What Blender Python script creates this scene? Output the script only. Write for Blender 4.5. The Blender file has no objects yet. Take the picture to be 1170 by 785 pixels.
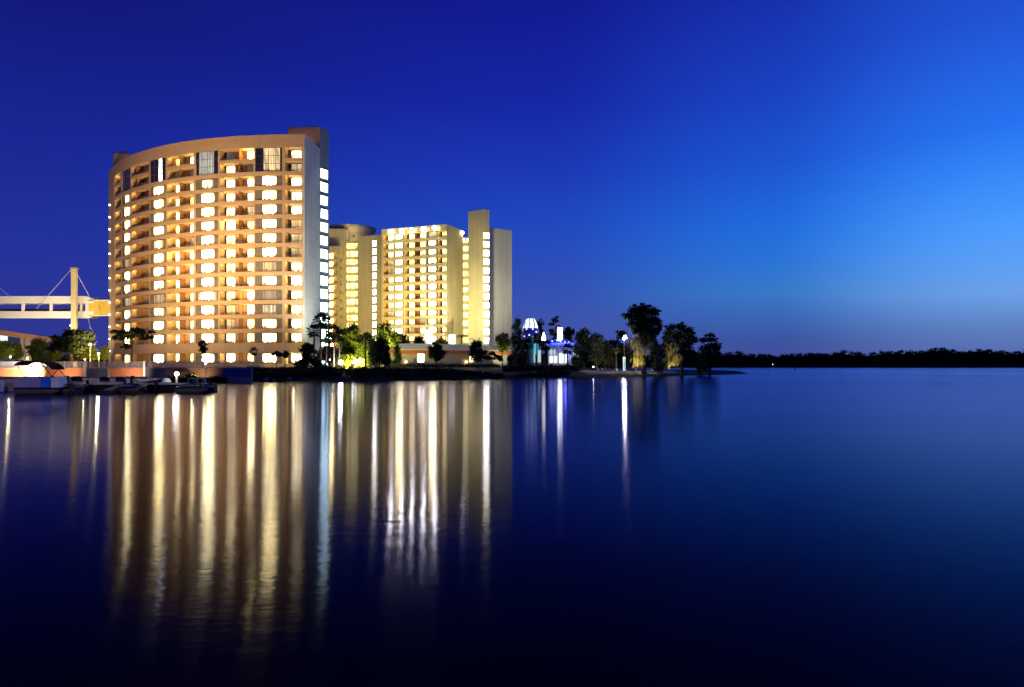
import bpy, math, random
import numpy as np
from mathutils import Vector

random.seed(7)
RNG = np.random.default_rng(11)
SC = bpy.context.scene
COL = SC.collection
PI = math.pi

# ------------------------------------------------------------------ camera
F = 780.0                                    # focal length in photo pixels (24 mm on 36 mm)
CAMZ = 2.5
HORIZON = 418.0
def X(px, d): return (px - 585.0) * d / F
def Z(py, d): return CAMZ + (HORIZON - py) * d / F

cam_data = bpy.data.cameras.new('camera')
cam_data.lens = 24.0
cam_data.sensor_width = 36.0
cam_data.shift_y = (HORIZON - 392.5) / 1170.0
cam_data.clip_start = 0.1
cam_data.clip_end = 12000.0
cam = bpy.data.objects.new('camera', cam_data)
COL.objects.link(cam)
cam.location = (0, 0, CAMZ)
cam.rotation_euler = (PI / 2, 0, 0)
SC.camera = cam

# ------------------------------------------------------------------ world: clear sky after sunset
def lin(c):
    c = c / 255.0
    return c / 12.92 if c <= 0.04045 else ((c + 0.055) / 1.055) ** 2.4
def rgb(r, g, b, a=1.0): return (lin(r), lin(g), lin(b), a)

GLOW_AZ = 60.0                               # where the sun went down, degrees right of the view axis
world = bpy.data.worlds.new('World')
SC.world = world
world.use_nodes = True
nt = world.node_tree
nt.nodes.clear()
def N(t, **kw):
    n = nt.nodes.new(t)
    for k, v in kw.items(): setattr(n, k, v)
    return n
L = nt.links.new
geo = N('ShaderNodeTexCoord')
sep = N('ShaderNodeSeparateXYZ'); L(geo.outputs['Generated'], sep.inputs[0])
asin = N('ShaderNodeMath', operation='ARCSINE'); L(sep.outputs['Z'], asin.inputs[0])
elv = N('ShaderNodeMath', operation='DIVIDE', use_clamp=True); L(asin.outputs[0], elv.inputs[0]); elv.inputs[1].default_value = math.radians(45)
flat = N('ShaderNodeCombineXYZ'); L(sep.outputs['X'], flat.inputs[0]); L(sep.outputs['Y'], flat.inputs[1])
nrm = N('ShaderNodeVectorMath', operation='NORMALIZE'); L(flat.outputs[0], nrm.inputs[0])
dot = N('ShaderNodeVectorMath', operation='DOT_PRODUCT'); L(nrm.outputs[0], dot.inputs[0])
dot.inputs[1].default_value = (math.sin(math.radians(GLOW_AZ)), math.cos(math.radians(GLOW_AZ)), 0)
def sky_ramp(stops):
    r = N('ShaderNodeValToRGB'); L(elv.outputs[0], r.inputs[0])
    cr = r.color_ramp; cr.interpolation = 'B_SPLINE' if False else 'EASE'
    cr.interpolation = 'LINEAR'
    while len(cr.elements) < len(stops): cr.elements.new(0.5)
    for e, (el, c) in zip(cr.elements, stops):
        e.position = el / 45.0; e.color = rgb(*c)
    return r
rampL = sky_ramp([(0, (52, 55, 140)), (4, (44, 53, 148)), (8, (36, 50, 155)), (15, (26, 39, 148)), (20, (21, 31, 136)), (24, (19, 25, 122)), (45, (14, 18, 92))])
rampC = sky_ramp([(0, (76, 82, 160)), (3.2, (65, 84, 168)), (6.2, (50, 81, 179)), (11.6, (33, 72, 190)), (16, (27, 56, 180)), (21, (22, 39, 164)), (27.7, (18, 27, 145)), (45, (11, 17, 92))])
rampM = sky_ramp([(0, (66, 74, 148)), (2.1, (58, 83, 160)), (4, (55, 103, 182)), (5.8, (56, 120, 200)), (8.3, (40, 115, 215)), (11.1, (32, 106, 222)), (15.5, (28, 84, 208)), (20.5, (26, 65, 193)), (27, (22, 46, 170)), (45, (11, 20, 98))])
rampR = sky_ramp([(0, (84, 100, 170)), (2.4, (92, 125, 190)), (5, (108, 160, 232)), (7, (92, 160, 246)), (9.5, (76, 155, 255)), (13, (54, 136, 250)), (16, (39, 114, 241)), (22.9, (32, 82, 212)), (45, (14, 28, 118))])
def band(a, b, c0, c1):
    m = N('ShaderNodeMapRange', interpolation_type='SMOOTHSTEP'); L(dot.outputs['Value'], m.inputs['Value'])
    m.inputs['From Min'].default_value = a; m.inputs['From Max'].default_value = b
    x = N('ShaderNodeMix', data_type='RGBA'); L(m.outputs[0], x.inputs['Factor'])
    L(c0, x.inputs['A']); L(c1, x.inputs['B'])
    return x.outputs['Result']
s1 = band(-0.12, 0.574, rampL.outputs[0], rampC.outputs[0])
s2 = band(0.54, 0.80, s1, rampM.outputs[0])
s3 = band(0.77, 0.925, s2, rampR.outputs[0])
sky = N('ShaderNodeTexSky', sky_type='NISHITA', sun_disc=False, sun_elevation=math.radians(-6), sun_rotation=math.radians(GLOW_AZ))
bg1 = N('ShaderNodeBackground'); L(s3, bg1.inputs['Color']); bg1.inputs['Strength'].default_value = 1.0
bg2 = N('ShaderNodeBackground'); L(sky.outputs[0], bg2.inputs['Color']); bg2.inputs['Strength'].default_value = 0.05
add = N('ShaderNodeAddShader'); L(bg1.outputs[0], add.inputs[0]); L(bg2.outputs[0], add.inputs[1])
wout = N('ShaderNodeOutputWorld'); L(add.outputs[0], wout.inputs['Surface'])

SC.view_settings.view_transform = 'Standard'
SC.view_settings.look = 'None'
SC.view_settings.exposure = 0.0
SC.view_settings.gamma = 1.0
SC.view_settings.use_curve_mapping = False
SC.cycles.use_denoising = True
SC.cycles.max_bounces = 6
SC.cycles.diffuse_bounces = 3
SC.cycles.glossy_bounces = 3
SC.cycles.transmission_bounces = 4
SC.cycles.transparent_max_bounces = 8
SC.cycles.sample_clamp_indirect = 12.0
SC.cycles.caustics_reflective = False

# ------------------------------------------------------------------ materials
def new_mat(name):
    m = bpy.data.materials.new(name); m.use_nodes = True
    return m, m.node_tree, m.node_tree.nodes['Principled BSDF']

def paint(name, col, rough=0.75, var=0.12, scale=0.6, bump=0.0, metal=0.0, spec=0.3, streak=0.0):
    """solid surface with faint mottling and weathering"""
    m, t, p = new_mat(name)
    tc = t.nodes.new('ShaderNodeTexCoord')
    n = t.nodes.new('ShaderNodeTexNoise'); n.inputs['Scale'].default_value = scale; n.inputs['Detail'].default_value = 6
    t.links.new(tc.outputs['Object'], n.inputs['Vector'])
    r = t.nodes.new('ShaderNodeValToRGB')
    r.color_ramp.elements[0].position = 0.3; r.color_ramp.elements[1].position = 0.7
    r.color_ramp.elements[0].color = tuple(c * (1 - var) for c in col) + (1,)
    r.color_ramp.elements[1].color = tuple(min(1, c * (1 + var)) for c in col) + (1,)
    t.links.new(n.outputs['Fac'], r.inputs[0]); t.links.new(r.outputs[0], p.inputs['Base Color'])
    if streak:                                                   # rain streaks and panel joints of a big rendered wall
        sv = t.nodes.new('ShaderNodeVectorMath'); sv.operation = 'MULTIPLY'; sv.inputs[1].default_value = (0.9, 0.9, 0.05)
        t.links.new(tc.outputs['Object'], sv.inputs[0])
        sn = t.nodes.new('ShaderNodeTexNoise'); sn.inputs['Scale'].default_value = 1.0; sn.inputs['Detail'].default_value = 4
        t.links.new(sv.outputs[0], sn.inputs['Vector'])
        sm = t.nodes.new('ShaderNodeMapRange'); t.links.new(sn.outputs['Fac'], sm.inputs['Value'])
        sm.inputs['From Min'].default_value = 0.3; sm.inputs['From Max'].default_value = 0.7
        sm.inputs['To Min'].default_value = 1 - streak; sm.inputs['To Max'].default_value = 1 + streak * 0.5
        sz = t.nodes.new('ShaderNodeSeparateXYZ'); t.links.new(tc.outputs['Object'], sz.inputs[0])
        dv = t.nodes.new('ShaderNodeMath'); dv.operation = 'PINGPONG'; dv.inputs[1].default_value = 1.53; t.links.new(sz.outputs['Z'], dv.inputs[0])
        jn = t.nodes.new('ShaderNodeMapRange'); t.links.new(dv.outputs[0], jn.inputs['Value'])
        jn.inputs['From Min'].default_value = 0.03; jn.inputs['From Max'].default_value = 0.10; jn.inputs['To Min'].default_value = 1 - streak * 1.2
        ml = t.nodes.new('ShaderNodeMath'); ml.operation = 'MULTIPLY'; t.links.new(sm.outputs[0], ml.inputs[0]); t.links.new(jn.outputs[0], ml.inputs[1])
        vm = t.nodes.new('ShaderNodeVectorMath'); vm.operation = 'SCALE'; t.links.new(r.outputs[0], vm.inputs[0]); t.links.new(ml.outputs[0], vm.inputs['Scale'])
        t.links.new(vm.outputs[0], p.inputs['Base Color'])
    p.inputs['Roughness'].default_value = rough; p.inputs['Metallic'].default_value = metal
    p.inputs['Specular IOR Level'].default_value = spec
    if bump:
        b = t.nodes.new('ShaderNodeBump'); b.inputs['Strength'].default_value = bump
        n2 = t.nodes.new('ShaderNodeTexNoise'); n2.inputs['Scale'].default_value = scale * 12
        t.links.new(tc.outputs['Object'], n2.inputs['Vector'])
        t.links.new(n2.outputs['Fac'], b.inputs['Height']); t.links.new(b.outputs[0], p.inputs['Normal'])
    return m

def glow(name, col, strength, var=0.0, base=(0.8, 0.8, 0.8)):
    """lamp surface that gives off light"""
    m, t, p = new_mat(name)
    p.inputs['Base Color'].default_value = base + (1,)
    p.inputs['Emission Color'].default_value = tuple(col) + (1,)
    p.inputs['Emission Strength'].default_value = strength
    return m

def lit_room(name, col, strength, spread=0.45, folds=7.0, dark=0.25, pool=None):
    """lit room behind glass: curtain folds, darker furniture low down, each room with its own brightness"""
    m, t, p = new_mat(name)
    p.inputs['Base Color'].default_value = (0.3, 0.28, 0.24, 1); p.inputs['Roughness'].default_value = 0.25
    tc = t.nodes.new('ShaderNodeTexCoord'); oi = t.nodes.new('ShaderNodeObjectInfo')
    off = t.nodes.new('ShaderNodeVectorMath'); off.operation = 'MULTIPLY_ADD'
    t.links.new(oi.outputs['Random'], off.inputs[0]); off.inputs[1].default_value = (37, 53, 71)
    t.links.new(tc.outputs['Object'], off.inputs[2])
    st = t.nodes.new('ShaderNodeVectorMath'); st.operation = 'MULTIPLY'; st.inputs[1].default_value = (folds, 1, 0.35)
    t.links.new(off.outputs[0], st.inputs[0])
    n = t.nodes.new('ShaderNodeTexNoise'); n.inputs['Scale'].default_value = 0.8; n.inputs['Detail'].default_value = 3
    t.links.new(st.outputs[0], n.inputs['Vector'])
    fold = t.nodes.new('ShaderNodeMapRange'); t.links.new(n.outputs['Fac'], fold.inputs['Value'])
    fold.inputs['From Min'].default_value = 0.3; fold.inputs['From Max'].default_value = 0.65
    fold.inputs['To Min'].default_value = 0.02; fold.inputs['To Max'].default_value = 1.3
    n2 = t.nodes.new('ShaderNodeTexNoise'); n2.inputs['Scale'].default_value = 1.5
    t.links.new(off.outputs[0], n2.inputs['Vector'])
    sepn = t.nodes.new('ShaderNodeSeparateXYZ'); t.links.new(tc.outputs['Object'], sepn.inputs[0])
    hz = t.nodes.new('ShaderNodeMath'); hz.operation = 'MULTIPLY_ADD'        # height + noise
    t.links.new(n2.outputs['Fac'], hz.inputs[0]); hz.inputs[1].default_value = -2.4
    t.links.new(sepn.outputs['Z'], hz.inputs[2])
    fur = t.nodes.new('ShaderNodeMapRange'); t.links.new(hz.outputs[0], fur.inputs['Value'])
    fur.inputs['From Min'].default_value = -0.95; fur.inputs['From Max'].default_value = -0.65
    fur.inputs['To Min'].default_value = dark; fur.inputs['To Max'].default_value = 1.0
    br = t.nodes.new('ShaderNodeMapRange'); t.links.new(oi.outputs['Random'], br.inputs['Value'])
    br.inputs['To Min'].default_value = strength * (1 - spread); br.inputs['To Max'].default_value = strength * (1 + spread)
    a = t.nodes.new('ShaderNodeMath'); a.operation = 'MULTIPLY'; t.links.new(fold.outputs[0], a.inputs[0]); t.links.new(fur.outputs[0], a.inputs[1])
    b = t.nodes.new('ShaderNodeMath'); b.operation = 'MULTIPLY'; t.links.new(a.outputs[0], b.inputs[0]); t.links.new(br.outputs[0], b.inputs[1])
    p.inputs['Emission Color'].default_value = tuple(col) + (1,)
    hs = t.nodes.new('ShaderNodeMath'); hs.operation = 'MULTIPLY'; hs.inputs[1].default_value = 17.31; t.links.new(oi.outputs['Random'], hs.inputs[0])
    hf = t.nodes.new('ShaderNodeMath'); hf.operation = 'FRACT'; t.links.new(hs.outputs[0], hf.inputs[0])
    cm = t.nodes.new('ShaderNodeMix'); cm.data_type = 'RGBA'; t.links.new(hf.outputs[0], cm.inputs['Factor'])
    cm.inputs['A'].default_value = (col[0], col[1] * 0.88, col[2] * 0.62, 1); cm.inputs['B'].default_value = (col[0], min(1, col[1] * 1.10), min(1, col[2] * 1.5), 1)
    t.links.new(cm.outputs['Result'], p.inputs['Emission Color'])
    out = b
    if pool:                                                     # pool of light painted into the emission: bright mid-pane, dim edges
        pv_ = t.nodes.new('ShaderNodeVectorMath'); pv_.operation = 'MULTIPLY_ADD'; pv_.inputs[1].default_value = (1 / pool[0], 0, 1 / pool[1]); pv_.inputs[2].default_value = (0, 0, -pool[2] / pool[1])
        t.links.new(tc.outputs['Object'], pv_.inputs[0])
        sq_ = t.nodes.new('ShaderNodeVectorMath'); sq_.operation = 'MULTIPLY'; t.links.new(pv_.outputs[0], sq_.inputs[0]); t.links.new(pv_.outputs[0], sq_.inputs[1])
        ln_ = t.nodes.new('ShaderNodeVectorMath'); ln_.operation = 'LENGTH'; t.links.new(sq_.outputs[0], ln_.inputs[0])
        fo = t.nodes.new('ShaderNodeMapRange'); fo.interpolation_type = 'SMOOTHSTEP'; t.links.new(ln_.outputs['Value'], fo.inputs['Value'])
        fo.inputs['From Min'].default_value = 0.3; fo.inputs['From Max'].default_value = 1.0; fo.inputs['To Min'].default_value = 1.0; fo.inputs['To Max'].default_value = 0.035
        out = t.nodes.new('ShaderNodeMath'); out.operation = 'MULTIPLY'; t.links.new(b.outputs[0], out.inputs[0]); t.links.new(fo.outputs[0], out.inputs[1])
    t.links.new(out.outputs[0], p.inputs['Emission Strength'])
    return m

def leaf_mat(name, dark, light, scale=0.35, trans=0.25):
    m, t, p = new_mat(name)
    tc = t.nodes.new('ShaderNodeTexCoord')
    n = t.nodes.new('ShaderNodeTexNoise'); n.inputs['Scale'].default_value = scale; n.inputs['Detail'].default_value = 4
    t.links.new(tc.outputs['Object'], n.inputs['Vector'])
    r = t.nodes.new('ShaderNodeValToRGB')
    r.color_ramp.elements[0].position = 0.35; r.color_ramp.elements[1].position = 0.65
    r.color_ramp.elements[0].color = dark + (1,); r.color_ramp.elements[1].color = light + (1,)
    t.links.new(n.outputs['Fac'], r.inputs[0]); t.links.new(r.outputs[0], p.inputs['Base Color'])
    p.inputs['Roughness'].default_value = 0.6; p.inputs['Specular IOR Level'].default_value = 0.2
    tr = t.nodes.new('ShaderNodeBsdfTranslucent'); t.links.new(r.outputs[0], tr.inputs['Color'])
    mx = t.nodes.new('ShaderNodeMixShader'); mx.inputs[0].default_value = trans
    t.links.new(p.outputs[0], mx.inputs[1]); t.links.new(tr.outputs[0], mx.inputs[2])
    t.links.new(mx.outputs[0], t.nodes['Material Output'].inputs['Surface'])
    return m

M = {}
M['tan'] = paint('tan_stucco', (0.52, 0.36, 0.205), 0.85, 0.08, 0.15, 0.05, streak=0.06)
M['tan_dark'] = paint('brown_stucco', (0.36, 0.24, 0.16), 0.85, 0.08, 0.2)
M['pale'] = paint('pale_stucco', (0.50, 0.51, 0.50), 0.85, 0.10, 0.12, streak=0.14)
M['cream'] = paint('cream_stucco', (0.58, 0.51, 0.285), 0.85, 0.08, 0.15, 0.05, streak=0.10)
M['ochre'] = paint('ochre_wall', (0.55, 0.36, 0.10), 0.8, 0.08, 0.5)
M['rust'] = paint('brown_or_unlit_wall', (0.28, 0.14, 0.05), 0.8, 0.1, 0.5)  # brown for fins and housings; on back walls it paints unlit ochre
M['olive'] = paint('olive_wall', (0.42, 0.34, 0.14), 0.8, 0.08, 0.5)
M['spandrel'] = paint('blue_grey_panel', (0.12, 0.16, 0.22), 0.4, 0.1, 0.5)
M['curtain'] = paint('drawn_curtain', (0.19, 0.16, 0.135), 0.9, 0.25, 3.0)
M['dark_glass'] = paint('dark_glass', (0.02, 0.022, 0.025), 0.08, 0.2, 0.8, spec=0.6)
M['frame'] = paint('window_frame', (0.10, 0.075, 0.055), 0.5)
M['rail'] = paint('railing_metal', (0.16, 0.12, 0.09), 0.45)
M['roof_white'] = paint('standing_seam_metal', (0.62, 0.62, 0.60), 0.5, 0.08, 0.4)
M['fascia'] = paint('terracotta_fascia', (0.46, 0.13, 0.05), 0.7)
M['beige'] = paint('beige_render', (0.40, 0.34, 0.28), 0.85, 0.1, 0.3)
M['white'] = paint('white_paint', (0.78, 0.76, 0.70), 0.55, 0.05, 0.3)
M['yellow_wall'] = paint('yellow_wall', (0.62, 0.42, 0.08), 0.7)
M['concrete'] = paint('concrete', (0.36, 0.31, 0.27), 0.85, 0.15, 0.5, 0.1)
M['brown_concrete'] = paint('tinted_concrete', (0.32, 0.19, 0.11), 0.85, 0.12, 0.4)
M['panel_orange'] = paint('orange_wall_panel', (0.46, 0.17, 0.07), 0.85, 0.15, 0.8, 0.1)
M['panel_grey'] = paint('slate_wall_panel', (0.13, 0.13, 0.15), 0.85, 0.15, 0.8, 0.1)
M['panel_blue'] = paint('blue_wall_panel', (0.06, 0.09, 0.28), 0.8, 0.15, 0.8)
M['panel_brown'] = paint('tan_wall_panel', (0.36, 0.19, 0.09), 0.85, 0.15, 0.8, 0.1)
M['mesh'] = paint('fence_mesh', (0.30, 0.24, 0.23), 0.6)
M['galv'] = paint('galvanised_steel', (0.45, 0.44, 0.42), 0.4, 0.1, 2.0, metal=0.3)
M['black'] = paint('black_plastic', (0.012, 0.012, 0.014), 0.5, 0.2, 2.0)
M['canvas'] = paint('black_canvas', (0.006, 0.006, 0.008), 0.95, 0.2, 2.0, spec=0.05)
M['navy'] = paint('navy_cover', (0.02, 0.03, 0.12), 0.75, 0.2, 2.0)
M['boat_white'] = paint('gelcoat', (0.62, 0.62, 0.66), 0.3, 0.05, 1.0)
M['boat_blue'] = paint('blue_side_panel', (0.02, 0.14, 0.80), 0.35, 0.1, 1.0)
M['boat_mauve'] = paint('mauve_side_panel', (0.24, 0.22, 0.50), 0.4, 0.1, 1.0)
M['alu'] = paint('pontoon_aluminium', (0.06, 0.06, 0.065), 0.6, 0.2, 1.0)
M['plank'] = paint('weathered_planks', (0.15, 0.125, 0.10), 0.85, 0.25, 2.0)
M['dock_side'] = paint('wet_timber', (0.02, 0.018, 0.016), 0.7, 0.3, 1.0)
M['bark'] = paint('bark', (0.09, 0.065, 0.045), 0.9, 0.35, 2.0, 0.3)
M['pale_bark'] = paint('pale_bark', (0.24, 0.20, 0.15), 0.9, 0.3, 2.0, 0.3)
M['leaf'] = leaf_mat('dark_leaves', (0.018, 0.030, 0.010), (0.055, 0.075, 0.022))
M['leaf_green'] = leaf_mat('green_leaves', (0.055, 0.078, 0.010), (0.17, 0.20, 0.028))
M['leaf_olive'] = leaf_mat('olive_leaves', (0.035, 0.040, 0.014), (0.10, 0.10, 0.035))
M['leaf_grey'] = leaf_mat('grey_green_leaves', (0.05, 0.06, 0.035), (0.14, 0.15, 0.08))
M['frond'] = leaf_mat('palm_fronds', (0.014, 0.022, 0.010), (0.045, 0.06, 0.022), 1.0)
M['moss'] = leaf_mat('spanish_moss', (0.13, 0.12, 0.07), (0.30, 0.27, 0.14), 0.8)
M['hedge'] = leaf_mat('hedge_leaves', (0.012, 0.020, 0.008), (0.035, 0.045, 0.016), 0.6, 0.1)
M['rock'] = paint('grey_rock', (0.16, 0.16, 0.16), 0.9, 0.3, 1.5, 0.4)
M['teal'] = paint('teal_tiles', (0.03, 0.28, 0.32), 0.3, 0.3, 3.0)
M['mosaic'] = paint('blue_mosaic', (0.04, 0.10, 0.40), 0.3, 0.5, 2.5)

WARM = (1.0, 0.80, 0.42)
M['room'] = lit_room('lit_room_warm', (1.0, 0.77, 0.28), 7.0, 0.5, 7.0, 0.03, pool=(1.5, 1.2, 1.1))
M['room_big'] = lit_room('lit_room_curtain', (1.0, 0.79, 0.26), 38.0, 0.55, 5.0, 0.015, pool=(1.9, 1.1, 1.12))
M['room_dim'] = lit_room('dim_room', (1.0, 0.74, 0.36), 0.75, 0.5, 4.0, 0.15)
M['room_faint'] = lit_room('nearly_dark_room', (0.8, 0.8, 0.6), 0.10, 0.6, 4.0, 0.2)
M['room_teal'] = lit_room('cool_lit_room', (0.75, 0.95, 0.70), 0.35, 0.4, 3.0, 0.3)
M['stair_glow'] = lit_room('stairwell_fluorescent', (0.66, 0.98, 0.92), 11.0, 0.15, 4.0, 0.6)
M['hall_glow'] = lit_room('corridor_warm', (1.0, 0.80, 0.26), 3.2, 0.25, 2.0, 0.6)
M['hall_white'] = lit_room('corridor_white', (1.0, 0.97, 0.55), 17.0, 0.2, 3.0, 0.6)
M['lamp_warm'] = glow('warm_lamp', (1.0, 0.66, 0.22), 22.0)
M['washer'] = glow('wall_washer_lens', (1.0, 0.74, 0.20), 75.0)
M['lamp_white'] = glow('white_lamp', (1.0, 0.93, 0.75), 30.0)
M['lamp_small'] = glow('small_white_lamp', (1.0, 0.92, 0.75), 6.0)
M['lamp_beam'] = glow('floodlight_lens', (1.0, 0.95, 0.75), 150.0)
M['lamp_flood'] = glow('searchlight_lens', (1.0, 0.94, 0.72), 380.0)
M['lamp_off'] = glow('floodlight_lens_dim', (1.0, 0.85, 0.6), 1.5)
M['cap_glow'] = glow('glowing_canopy', (0.80, 0.90, 1.0), 1.7)
M['white_glow'] = glow('glowing_panel', (0.95, 1.0, 0.92), 1.3)
M['green_glow'] = glow('pale_green_glow', (0.70, 1.0, 0.74), 0.55)
M['blue_glow'] = glow('blue_neon', (0.03, 0.05, 1.0), 4.0)
M['bluewhite_glow'] = glow('blue_white_spot', (0.20, 0.22, 1.0), 7.0)
M['blue_soft'] = glow('soft_blue_panel', (0.25, 0.35, 1.0), 1.0)
M['teal_glow'] = glow('teal_light', (0.05, 0.55, 0.60), 0.8)
M['pink_glow'] = glow('pink_spot', (1.0, 0.45, 0.5), 1.6)
M['cool_panel'] = glow('cool_lit_panel', (0.62, 1.0, 0.92), 1.1)

# ------------------------------------------------------------------ mesh helpers
class MB:
    """collects faces and links them as ONE mesh object; coordinates are world unless built with an origin"""
    def __init__(s): s.v = []; s.f = []; s.m = []
    def face(s, pts, m=0):
        b = len(s.v); s.v.extend(tuple(p) for p in pts); s.f.append(tuple(range(b, b + len(pts)))); s.m.append(m)
    def hexa(s, lo, hi, m=0):
        """lo, hi: four corners each, counter-clockwise from above"""
        b = len(s.v); s.v.extend(tuple(p) for p in lo); s.v.extend(tuple(p) for p in hi)
        for q in ((3, 2, 1, 0), (4, 5, 6, 7), (0, 1, 5, 4), (1, 2, 6, 5), (2, 3, 7, 6), (3, 0, 4, 7)):
            s.f.append(tuple(b + i for i in q)); s.m.append(m)
    def box(s, x0, x1, y0, y1, z0, z1, m=0):
        s.hexa([(x0, y0, z0), (x1, y0, z0), (x1, y1, z0), (x0, y1, z0)], [(x0, y0, z1), (x1, y0, z1), (x1, y1, z1), (x0, y1, z1)], m)
    def rbox(s, c, size, rz, m=0):
        cx, cy, cz = c; a, b, h = (k / 2 for k in size); co, si = math.cos(rz), math.sin(rz)
        q = [(cx + co * u - si * v, cy + si * u + co * v) for u, v in ((-a, -b), (a, -b), (a, b), (-a, b))]
        s.hexa([(x, y, cz - h) for x, y in q], [(x, y, cz + h) for x, y in q], m)
    def prism(s, poly, z0, z1, m=0, mtop=None):
        n = len(poly); b = len(s.v)
        s.v.extend((x, y, z0) for x, y in poly); s.v.extend((x, y, z1) for x, y in poly)
        for i in range(n):
            j = (i + 1) % n; s.f.append((b + i, b + j, b + n + j, b + n + i)); s.m.append(m)
        s.f.append(tuple(b + n + i for i in range(n))); s.m.append(m if mtop is None else mtop)
        s.f.append(tuple(b + i for i in reversed(range(n)))); s.m.append(m)
    def tube(s, pts, radii, n=8, m=0, cap=True):
        rings = []
        for i, p in enumerate(pts):
            p = Vector(p)
            d = (Vector(pts[min(i + 1, len(pts) - 1)]) - Vector(pts[max(i - 1, 0)])).normalized()
            u = d.cross(Vector((0, 0, 1)) if abs(d.z) < 0.9 else Vector((1, 0, 0))).normalized(); w = d.cross(u)
            b = len(s.v); r = radii[i] if hasattr(radii, '__len__') else radii
            for k in range(n):
                a = 2 * PI * k / n; s.v.append(tuple(p + (u * math.cos(a) + w * math.sin(a)) * r))
            rings.append(b)
        for a, b in zip(rings, rings[1:]):
            for k in range(n):
                j = (k + 1) % n; s.f.append((a + k, a + j, b + j, b + k)); s.m.append(m)
        if cap:
            s.f.append(tuple(rings[0] + k for k in reversed(range(n)))); s.m.append(m)
            s.f.append(tuple(rings[-1] + k for k in range(n))); s.m.append(m)
    def lathe(s, c, prof, n=16, m=0, sy=1.0):
        cx, cy, cz = c; rings = []
        for r, z in prof:
            rings.append(len(s.v))
            for k in range(n):
                a = 2 * PI * k / n; s.v.append((cx + r * math.cos(a), cy + sy * r * math.sin(a), cz + z))
        for a, b in zip(rings, rings[1:]):
            for k in range(n):
                j = (k + 1) % n; s.f.append((a + k, a + j, b + j, b + k)); s.m.append(m)
        s.f.append(tuple(rings[0] + k for k in reversed(range(n)))); s.m.append(m)
        s.f.append(tuple(rings[-1] + k for k in range(n))); s.m.append(m)
    def data(s, name, mats, org=(0, 0, 0), smooth=False):
        me = bpy.data.meshes.new(name)
        ox, oy, oz = org
        me.from_pydata([(x - ox, y - oy, z - oz) for x, y, z in s.v], [], s.f)
        for k in (mats if isinstance(mats, (list, tuple)) else [mats]): me.materials.append(M[k])
        me.polygons.foreach_set('material_index', s.m)
        if smooth: me.polygons.foreach_set('use_smooth', [True] * len(s.f))
        me.update()
        return me
    def build(s, name, mats, parent=None, org=None, smooth=False):
        """mesh in world coordinates; its origin is the parent's, or ORG"""
        if org is None: org = world_loc(parent) if parent is not None else (0, 0, 0)
        o = bpy.data.objects.new(name, s.data(name, mats, org, smooth)); COL.objects.link(o)
        if parent is not None: o.parent = parent
        else: o.location = org
        return o
def world_loc(o):
    p = Vector((0, 0, 0))
    while o is not None: p += o.location; o = o.parent
    return tuple(p)
def place(name, me, parent, loc, rz=0.0):
    """an object on shared mesh data, at a world place under a parent"""
    o = bpy.data.objects.new(name, me); COL.objects.link(o)
    if parent is not None:
        o.parent = parent; w = world_loc(parent); o.location = tuple(a - b for a, b in zip(loc, w))
    else: o.location = loc
    o.rotation_euler = (0, 0, rz)
    return o
def tag(o, label=None, cat=None, group=None, kind=None):
    for k, v in (('label', label), ('category', cat), ('group', group), ('kind', kind)):
        if v: o[k] = v
    return o
def thing(name, label, cat, loc, group=None):
    o = bpy.data.objects.new(name, None); COL.objects.link(o); o.location = loc
    o.empty_display_size = 0.2
    return tag(o, label, cat, group)
def lamp(name, parent, loc, col, power, kind='POINT', aim=None, size=60, blend=1.0, radius=0.2):
    d = bpy.data.lights.new(name, kind); d.color = col; d.energy = power; d.shadow_soft_size = radius
    o = bpy.data.objects.new(name, d); COL.objects.link(o)
    if parent is not None: o.parent = parent; loc2 = tuple(a - b for a, b in zip(loc, world_loc(parent)))
    else: loc2 = loc
    o.location = loc2
    if kind == 'SPOT':
        d.spot_size = math.radians(size); d.spot_blend = blend
        o.rotation_euler = (Vector(aim) - Vector(loc)).to_track_quat('-Z', 'Y').to_euler()
    return o

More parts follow.
